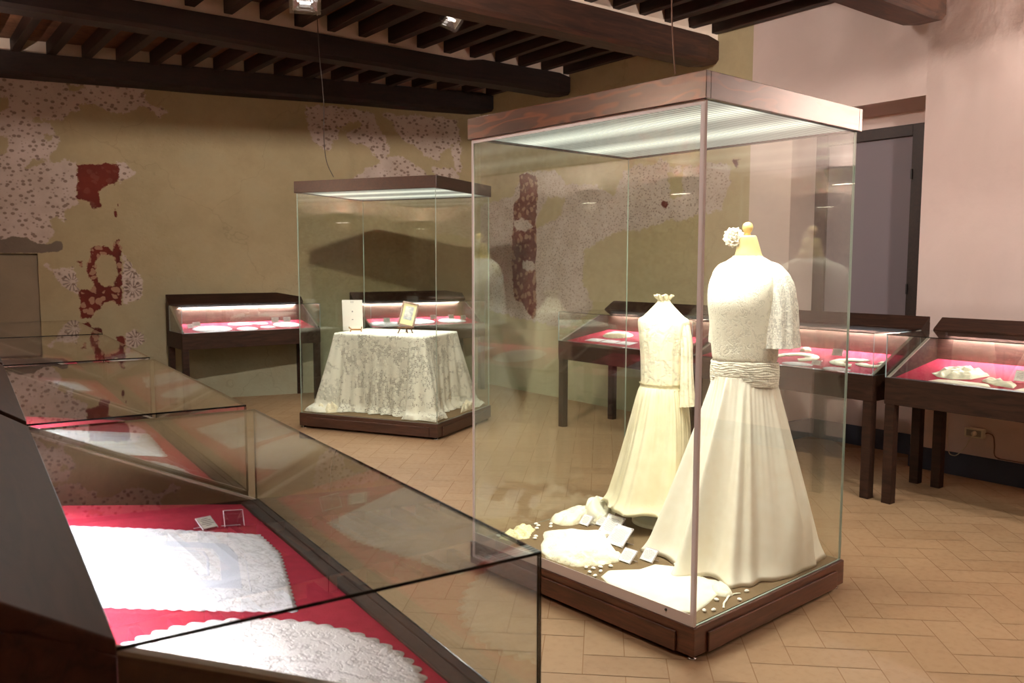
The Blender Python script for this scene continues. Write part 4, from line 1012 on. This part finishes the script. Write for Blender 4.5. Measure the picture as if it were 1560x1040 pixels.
# flower on the neck
fl_dir = Vector((math.cos(R(150)), math.sin(R(150)), 0))
fp = Vector((LX, LY, 1.652))
fo = (G1[0]+math.cos(a1)*(cx-.052)-math.sin(a1)*(cy+.045), G1[1]+math.sin(a1)*(cx-.052)+math.cos(a1)*(cy+.045), 1.648)
def rose(name, loc, r, normal, label, mat):
    nrm = Vector(normal).normalized(); a = nrm.cross(Vector((0, 0, 1))).normalized(); b = nrm.cross(a)
    mb = MB(); rnd = random.Random(4)
    for lay, (cnt, rad, tilt) in enumerate(((3, .10, 80), (5, .26, 68), (7, .46, 50), (9, .62, 28), (9, .70, 2))):
        for q in range(cnt):
            th = 2*PI*q/cnt+lay*.7+rnd.uniform(-.15, .15); out = a*math.cos(th)+b*math.sin(th); tang = nrm.cross(out)
            ti = R(tilt+rnd.uniform(-6, 6)); up = out*math.cos(ti)+nrm*math.sin(ti); L_ = r*(.62+.02*lay); wd = r*(.30+.06*lay)
            rs = []
            for i in range(7):
                u = i/6; row = []
                for j in range(9):
                    v = -1+2*j/8; w = wd*math.sin(PI*(.18+.62*u))
                    row.append(tuple(out*rad*r*.7-nrm*.1*r+up*(u*L_*(1-.18*v*v))+tang*v*w-out*(.35*wd*v*v)*(1 if lay < 3 else .4)+out*.12*r*u*u*math.cos(v*4+lay)))
                rs.append(row)
            mb.rings(rs, 0, True, closed=False)
    mb.lathe([(.001, -.3*r), (.45*r, -.2*r), (.5*r, .05*r), (.3*r, .3*r), (.001, .36*r)], (0, 0, 0), 12, T=nrm.to_track_quat('Z', 'Y').to_matrix().to_4x4())
    o = mb.build(name, M[mat], None, solid=.0012); o.location = loc
    return tag(o, label, 'flower')
rose('fabric_flower', fo, .041, (-.75, -.55, .2), 'round white fabric flower pinned at the left of the mannequin neck', 'ivory')

# --- child's dress
kx, ky = .945, .925; KX, KY = place(V1F, kx, ky)[:2]
kang = R(14)
kid = empty('child_dress', (KX, KY, .1406), a1+kang, 'small cream child dress with lace bodice and ruffled collar, left of the tall dress', 'dress')
skirt('skirt', M['ivory_silk'], kid, (0, 0), z_(.875), z_(.245), .114, .222, 11, .027, 33, clamp=(-.5, .19, -.5, .40), front=(-.06, .035), gather=.005, flare=.6, n=320, nz=36, hem_wave=.006)
rows = smooth_tab([(.862, 0, .104, .116), (.95, 0, .100, .116), (1.05, 0, .098, .120), (1.15, 0, .094, .132), (1.225, 0, .082, .140), (1.25, .0, .066, .110), (1.285, -.0, .048, .072), (1.32, 0, .032, .038), (1.345, 0, .024, .026)], 50)
mb = MB(); mb.rings([oval(r[1], 0, r[2], r[3], z_(r[0]), 96, bw_fn(.0015, r[0]*5)) for r in rows], 0, True, False, True); mb.build('lace_bodice', M['cream_lace'], kid)
mb = MB(); rs = []
for i in range(7):
    z = 1.325+.006*i; row = []
    for j in range(120):
        a = 2*PI*j/120; rr = .026+.0035*i+.0025*i*math.sin(a*11)*.6
        row.append((rr*math.cos(a), rr*math.sin(a), z_(z+.004*math.sin(a*7+i))))
    rs.append(row)
mb.rings(rs, 0, True); mb.build('ruffled_collar', M['cream_lace'], kid)
sleeve('lace_sleeve', M['cream_lace'], kid, [(0, -.085, z_(1.235)), (0, -.112, z_(1.20)), (0, -.128, z_(1.10)), (-.004, -.134, z_(.98)), (-.008, -.140, z_(.86)), (-.01, -.146, z_(.785))], [.03, .038, .040, .038, .044, .050], 2, fl=.006, squash=.8)
sleeve('lace_sleeve', M['cream_lace'], kid, [(0, .080, z_(1.225)), (.01, .095, z_(1.19)), (.03, .098, z_(1.10)), (.04, .098, z_(.98)), (.05, .10, z_(.86)), (.05, .10, z_(.785))], [.03, .034, .034, .034, .036, .040], 4, fl=.004, squash=.7)
mb = MB(); mb.rings([oval(0, 0, .106+.003*math.sin(i*1.3), .119+.003*math.sin(i*1.3), z_(.86+.006*i), 96, bw_fn(.002, i)) for i in range(7)], 0, True); mb.build('waist_band', M['ivory_silk'], kid)
skirt('petticoat', M['cotton'], kid, (0, 0), z_(.80), z_(.215), .07, .165, 9, .014, 35, clamp=(-.3, .20, -.35, .3), n=160, nz=16, gather=0)
kst = empty('child_dress_stand', (KX, KY, .1406), a1, 'pale round stand half hidden below the hem of the child dress', 'dress stand')
mb = MB(); mb.lathe([(.15, 0), (.15, .014), (.14, .018), (.02, .024), (.013, .03), (.012, .70)], (0, 0, 0), 32); mb.build('stand_base', M['cotton'], kst)

# --- things laid on the deck of the large vitrine
SH = [[0.500, 1.318], [0.56, 1.33], [0.66, 1.338], [0.78, 1.332], [0.90, 1.33], [1.00, 1.30], [1.00, 1.22], [0.90, 1.20], [0.80, 1.13], [0.72, 1.075], [0.66, 1.07], [0.64, 1.12], [0.62, 1.18], [0.53, 1.185], [0.495, 1.22], [0.49, 1.26]]
cloth_thing('lace_shawl', SH, M['cream_lace'], V1F, 'crumpled cream lace veil gathered beside the child dress, at the back of the deck', 'veil', h=.055, folds=.018, seed=101, n=160, nr=18, fscale=14, center=(.72, 1.2))
cloth_thing('gathered_bonnet', circ_poly(.73, 1.18, .10, .075, a=.6), M['cotton'], V1F, 'puffy gathered cream bonnet sitting on the lace veil behind two small cards', 'bonnet', h=.085, folds=.02, seed=102, n=120, nr=16, fscale=15, z0=.02)
cloth_thing('lace_bonnet', [[0.205, 1.30], [0.30, 1.325], [0.335, 1.30], [0.337, 1.26], [0.285, 1.235], [0.221, 1.183], [0.18, 1.20], [0.12, 1.224], [0.11, 1.28]], M['yellow_lace'], V1F, 'pale yellow lace bonnet at the far left corner of the deck', 'bonnet', h=.03, folds=.012, seed=103, n=120, nr=14, fscale=22, scallop=18, samp=.006)
gA = [[0.345, 1.20], [0.43, 1.18], [0.523, 1.09], [0.585, 1.03], [0.605, 0.985], [0.571, 0.948], [0.534, 0.94], [0.458, 0.833], [0.40, 0.747], [0.374, 0.691], [0.313, 0.66], [0.214, 0.689], [0.113, 0.744], [0.10, 0.83], [0.10, 0.913], [0.13, 0.99], [0.20, 1.07], [0.27, 1.12], [0.31, 1.17]]
cloth_thing('christening_gown', gA, M['ivory_lace'], V1F, 'long white lace christening gown laid flat left of the framed cards', 'christening gown', h=.022, folds=.009, seed=104, n=200, nr=24, fscale=8, dirn=(.6, -.8, 60), center=(.33, .93))
cloth_thing('gown_frill', [[0.31, .66], [0.40, .72], [0.40, .78], [0.30, .80], [0.2, .88], [.13, .95], [.095, .92], [.098, .82], [.11, .745], [.21, .685]], M['cream_lace'], V1F, 'frilled hem of a second white gown showing below the christening gown', 'gown', h=.03, folds=.010, seed=105, n=160, nr=14, fscale=18, scallop=26, samp=.006)
gB = [[0.186, 0.611], [0.301, 0.529], [0.41, 0.525], [0.455, 0.456], [0.469, 0.375], [0.455, 0.30], [0.443, 0.24], [0.46, 0.21], [0.434, 0.18], [0.318, 0.12], [0.218, 0.092], [0.118, 0.074], [0.05, 0.12], [0.045, 0.33], [0.07, 0.50], [0.11, 0.583]]
cloth_thing('plain_baby_gown', gB, M['cotton'], V1F, 'plain white baby gown spread flat in the front corner of the large vitrine deck', 'baby gown', h=.016, folds=.005, seed=106, n=200, nr=22, fscale=7, dirn=(.9, .3, 28), center=(.26, .33))
cloth_thing('tied_bonnet', [[0.45, 0.195], [0.436, 0.15], [0.404, 0.104], [0.372, 0.075], [0.335, 0.08], [0.32, 0.115], [0.345, 0.16], [.39, .20]], M['cotton'], V1F, 'small white bonnet with ribbon ties at the right front of the deck', 'bonnet', h=.024, folds=.006, seed=107, n=80, nr=12, fscale=24)
def ribbon(pts, label):
    p0 = pts[0]; mb = MB(); rs = []
    for i, p in enumerate(pts):
        a = Vector(pts[min(i+1, len(pts)-1)])-Vector(pts[max(i-1, 0)]); nrm = Vector((-a.y, a.x)).normalized()*.004
        x, y = p[0]-p0[0], p[1]-p0[1]; h = .003+.004*abs(math.sin(i*1.1))
        rs.append([(x-nrm.x, y-nrm.y, h-.002), (x+nrm.x, y+nrm.y, h-.002), (x+nrm.x, y+nrm.y, h), (x-nrm.x, y-nrm.y, h)])
    mb.rings(rs, 0, True, True, True)
    o = mb.build('bonnet_ribbon', M['cotton']); world(o, place(V1F, *p0), a1); tag(o, label, 'ribbon')
ribbon([[0.362, 0.080], [0.35, 0.078], [0.33, 0.072], [0.304, 0.062], [0.28, 0.052], [0.262, 0.045], [0.24, 0.030], [0.224, 0.020]], 'white ribbon tie trailing towards the glass from the small bonnet')
ribbon([[0.366, 0.082], [0.38, 0.076], [0.395, 0.072], [0.412, 0.066]], 'short white ribbon tie pointing right from the small bonnet')
def vcard(x, y, w, d, tilt, label, border=False):
    return card_holder(V1F, x, y, -PI/2, w, d, tilt, label, border=border)
vcard(.60, .965, .115, .115, 42, 'upper of two bordered square cards on clear stands beside the child dress', True)
vcard(.50, .825, .115, .115, 42, 'lower of two bordered square cards on clear stands beside the child dress', True)
vcard(.345, .635, .075, .075, 40, 'small square card left of two in front of the bordered cards')
vcard(.43, .575, .075, .07, 45, 'small square card right of two, in front of the tall dress hem')
vcard(.60, 1.145, .065, .065, 45, 'small blank card leaning left in front of the gathered bonnet')
vcard(.655, 1.085, .055, .055, 50, 'small blank card leaning right in front of the gathered bonnet')
AL = [(0.401, 1.32), (0.39, 1.29), (0.462, 1.27), (0.427, 1.235), (0.352, 1.262), (0.262, 1.172), (0.235, 1.150), (0.135, 0.697), (0.151, 0.668), (0.188, 0.658), (0.232, 0.635), (0.149, 0.621), (0.104, 0.646), (0.131, 1.165), (0.124, 1.30), (0.477, 0.454), (0.446, 0.058), (0.273, 0.088), (0.346, 0.026), (0.144, 0.055), (0.177, 0.034), (0.09, 0.60)]
proto = None; ra = random.Random(2)
for i, (x, y) in enumerate(AL):
    if proto is None:
        mb = MB(); mb.lathe([(.0005, -.0066), (.004, -.006), (.0075, -.003), (.0085, 0), (.0075, .003), (.004, .006), (.0005, .0066)], (0, 0, .0068), 14)
        me = mb.build('sugared_almond', M['almond']); me.scale = (1.45, 1, .95); o = me; proto = me
    else:
        o = proto.copy(); COL.objects.link(o)
    world(o, place(V1F, x, y), ra.uniform(0, 3.1))
    if i < 7 or i in (13, 14): l, g = 'white sugared almond near the yellow bonnet and veil at the deck far end', 'almonds at the far end of the deck'
    elif i < 13 or i == 21: l, g = 'white sugared almond lying between the christening gown and the plain baby gown', 'almonds between the two gowns'
    else: l, g = 'white sugared almond lying around the ribboned bonnet by the near glass corner', 'almonds by the near corner'
    if i == 15: l, g = 'single sugared almond between the plain baby gown and the tall dress hem', None
    tag(o, l, 'sugared almond', g)
    if g is None and 'group' in o: del o['group']

# ---------------------------------------------------------------- lace-covered table in the smaller vitrine
TC = [(.21, .24), (.90, .27), (.86, 1.26), (.25, 1.22)]; TH = .875-.1471
tcx, tcy = .555, .75
tt = empty('covered_table', place(V2F, tcx, tcy), a2, 'small table hidden under the lace cloth in the smaller vitrine', 'table')
mb = MB(); q = [(x-tcx, y-tcy) for x, y in TC]
mb.prism([(x*.985, y*.985) for x, y in q], 'z', TH-.03, TH-.004); mb.build('tabletop', M['case_in'], tt)
for x, y in q:
    mb = MB(); mb.box(x*.9-.02, x*.9+.02, y*.9-.02, y*.9+.02, 0, TH-.03); mb.build('leg', M['case_in'], tt)
mb = MB(); mb.prism([(x*.93, y*.93) for x, y in q], 'z', .0, TH-.035); mb.build('dark_drape', cloth('grey_under_cloth', lin(120, 112, 100)), tt)
def table_cloth():
    N = 400; pts = resample(q, N); rnd = random.Random(6)
    # distance from nearest corner drives the corner flutes
    cor = [Vector(p) for p in q]
    mb = MB(); rs = []; ring = []
    for k in range(8):         # top
        t = k/8; rs.append([(p.x*t, p.y*t, TH+.002) for p in pts])
    rs[0] = [(p.x*.001, p.y*.001, TH+.002) for p in pts]
    NZ = 34; out = []
    for i, p in enumerate(pts):
        e = (pts[(i+1) % N]-pts[i-1]); nn = Vector((e.y, -e.x)).normalized(); out.append(nn)
    sm = []
    for i in range(N):
        v = Vector((0, 0))
        for d in range(-14, 15): v += out[(i+d) % N]
        sm.append(v.normalized())
    for k in range(NZ+1):
        t = k/NZ; z = TH*(1-t)+.004; row = []
        for i, p in enumerate(pts):
            dc = min((p-c).length for c in cor); cf = math.exp(-(dc/.13)**2)
            fall = .008+.035*t+cf*(.17*t**1.1)
            ph = i/N*2*PI
            fold = t*(.010*math.sin(ph*17+2*math.sin(ph*3))+.008*math.sin(ph*31+1.3))*(1+.9*cf)+cf*t*.018*math.sin(dc*110)
            if t > .9: fall += ((t-.9)/.1)**1.5*(.03+.05*cf+.02*math.sin(ph*23))
            o_ = sm[i]*(fall+fold); x, y = p.x+o_.x, p.y+o_.y
            x = max(min(x, 1.055-tcx), .02-tcx); y = max(min(y, 1.415-tcy), .02-tcy)
            if k == 0: x, y = p.x+sm[i].x*.004, p.y+sm[i].y*.004; z2 = TH+.001
            else: z2 = z
            if t > .93: z2 += .014*abs(ns(i*.12, k*.5))*(1+2*cf)
            row.append((x, y, max(z2, .003)))
        rs.append(row)
    mb.rings(rs, 0, True)
    o = mb.build('lace_tablecloth', M['table_lace'])
    world(o, place(V2F, tcx, tcy), a2)
    return tag(o, 'floor-length cream filet lace tablecloth draped over the table in the smaller vitrine', 'tablecloth')
table_cloth()
cloth_thing('crumpled_lace', [(.05, 1.17), (.12, 1.10), (.22, 1.15), (.26, 1.28), (.22, 1.38), (.10, 1.40), (.045, 1.36)], M['cream_lace'], V2F, 'crumpled white lace heap at the left end of the smaller vitrine floor', 'lace', h=.075, folds=.03, seed=120, n=120, nr=14, fscale=18)
cloth_thing('crumpled_lace', [(.55, .05), (.80, .045), (1.0, .06), (1.04, .25), (.99, .32), (.90, .16), (.70, .12)], M['cream_lace'], V2F, 'crumpled cream lace heap along the right end of the smaller vitrine floor', 'lace', h=.05, folds=.03, seed=121, n=160, nr=12, fscale=18)
TF = (G2[0], G2[1], a2, .1471+TH+.003)
# white document and its carved rest
fr = place(TF, .52, 1.20)
e = empty('standing_document', fr, R(-38), 'tall white document standing at the left of the lace table, behind a small carved rest', 'document')
T = Matrix.Rotation(R(6), 4, 'X')
mb = MB(); mb.box(-.098, .098, 0, .003, 0, .30, T=T); d_ = mb.build('sheet', M['paper'], e)
mb = MB()
mb.box(-.011, -.006, -.001, 0, .272, .290, T=T); mb.box(.006, .011, -.001, 0, .272, .290, T=T)
mb.box(-.006, .006, -.001, 0, .182, .194, T=T); mb.box(-.008, .008, -.001, 0, .106, .112, T=T)
mb.build('printed_marks', M['ink'], d_)
def easel(loc, rz, w, label):
    e = empty('small_wooden_rest', loc, rz, label, 'easel')
    mb = MB()
    for s_ in (-1, 1):
        mb.tube([(s_*w*.5, -.02, 0), (s_*w*.46, -.01, .02), (s_*w*.48, .0, .03), (s_*w*.56, -.03, .036), (s_*w*.58, -.035, .05)], [.006, .006, .006, .006, .004], 8)
    mb.build('carved_foot', M['brass_wood'], e)
    mb = MB(); mb.box(-w*.5, w*.5, -.014, -.002, .012, .028); mb.build('cross_bar', M['brass_wood'], e, bevel=.003)
    return e
easel(place(TF, .44, 1.11), R(-38), .105, 'small honey-coloured carved wooden rest in front of the white document')
# framed picture on its little easel
pl = place(TF, .50, .60)
fe = empty('picture_easel', pl, R(-34), 'little dark wooden easel with splayed legs holding the framed picture', 'easel')
mb = MB()
for x in (-.055, .055): mb.tube([(x*1.25, -.035, 0), (x*.8, -.005, .055)], .0055, 8)
mb.tube([(0, .10, 0), (0, .03, .12)], .005, 8); mb.tube([(.02, -.03, 0), (.01, 0, .05)], .005, 8)
mb.build('leg', M['frame_wood'], fe)
mb = MB(); mb.box(-.075, .075, -.03, .012, .045, .058); mb.build('ledge', M['frame_wood'], fe, bevel=.003)
fp2 = empty('framed_picture', (pl[0], pl[1], pl[2]+.060), R(-34), 'small brown-framed old photograph with cream mount, tilted on the easel', 'framed picture')
T = Matrix.Rotation(R(-14), 4, 'X') @ Matrix.Rotation(R(-13+26), 4, 'Y')
W_, H_ = .155, .235; f_ = .016
mb = MB(); mb.box(-W_/2, W_/2, -.012, .008, 0, f_, T=T); mb.box(-W_/2, W_/2, -.012, .008, H_-f_, H_, T=T); mb.box(-W_/2, -W_/2+f_, -.012, .008, f_, H_-f_, T=T); mb.box(W_/2-f_, W_/2, -.012, .008, f_, H_-f_, T=T)
mb.build('picture_frame', M['frame_wood'], fp2, bevel=.002)
mb = MB(); mb.box(-W_/2+f_, W_/2-f_, -.004, .004, f_, H_-f_, T=T); mb.build('mount', M['mount'], fp2)
mb = MB(); mb.box(-W_/2+.038, W_/2-.038, -.0055, -.004, .065, H_-.04, T=T); mb.build('photograph', M['photo'], fp2)

# ---------------------------------------------------------------- wires, socket, ceiling lamps
def cable(name, pts, r, mat, label, cat='cable'):
    P = smooth_tab([list(p) for p in pts], 40)
    o0 = P[-1] if P[-1][2] < P[0][2] else P[0]
    mb = MB(); mb.tube([(p[0]-o0[0], p[1]-o0[1], p[2]-o0[2]) for p in P], r, 6)
    o = mb.build(name, M[mat]); o.location = o0
    return tag(o, label, cat)
cable('power_cable', [(3.02, 6.62, ZC), (3.05, 6.66, 3.3), (3.12, 6.74, 2.9), (3.14, 6.79, 2.6), (3.17, 6.81, 2.4), (3.235, 6.815, 2.272)], .0035, 'cable_d', 'thin dark wire hanging from the ceiling to the smaller vitrine')
cable('power_cable', [(2.36, 2.15, ZC), (2.362, 2.148, 3.2), (2.366, 2.15, 2.9), (2.356, 2.15, 2.6), (2.362, 2.15, 2.4), (2.372, 2.14, 2.214)], .0028, 'cable_b', 'thin wire hanging from the ceiling to the large vitrine crown')
so = empty('wall_socket', (XR-.012, 2.69, .335), 0, 'ivory surface wall socket box on the pink wall under the rightmost case', 'wall socket')
mb = MB(); mb.box(-.035, .01, -.066, .066, -.034, .034); mb.build('socket_box', M['socket'], so, bevel=.006)
mb = MB(); mb.box(-.0375, -.034, -.050, .050, -.022, .022); mb.build('socket_module', M['socket_grey'], so, bevel=.001)
mb = MB(); mb.lathe([(.017, 0), (.017, .02), (.012, .03), (.006, .034)], (0, 0, 0), 16, T=Matrix.Translation((-.036, -.008, .0)) @ Matrix.Rotation(-PI/2, 4, 'Y')); mb.build('plug', M['socket'], so)
mb = MB(); mb.tube([(p[0]-so.location.x, p[1]-so.location.y, p[2]-so.location.z) for p in smooth_tab([list(p) for p in [(XR-.08, 2.68, .33), (XR-.085, 2.70, .29), (XR-.05, 2.74, .23), (XR-.03, 2.80, .16), (XR-.02, 2.84, .145), (XR-.018, 2.87, .17), (XR-.02, 2.885, .3), (XR-.02, 2.89, .6)]], 50)], .0035, 6); mb.build('cream_cable', M['cable_w'], so)['label'] = 'cream coloured flex'
mb = MB(); mb.tube([(p[0]-so.location.x, p[1]-so.location.y, p[2]-so.location.z) for p in smooth_tab([list(p) for p in [(XR-.02, 2.622, .34), (XR-.02, 2.60, .345), (XR-.02, 2.57, .33), (XR-.02, 2.56, .27), (XR-.02, 2.555, .20), (XR-.02, 2.52, .18), (XR-.02, 2.40, .178), (XR-.02, 1.2, .178)]], 50)], .004, 6); mb.build('brown_cable', M['cable_b'], so)['label'] = 'brown flex'
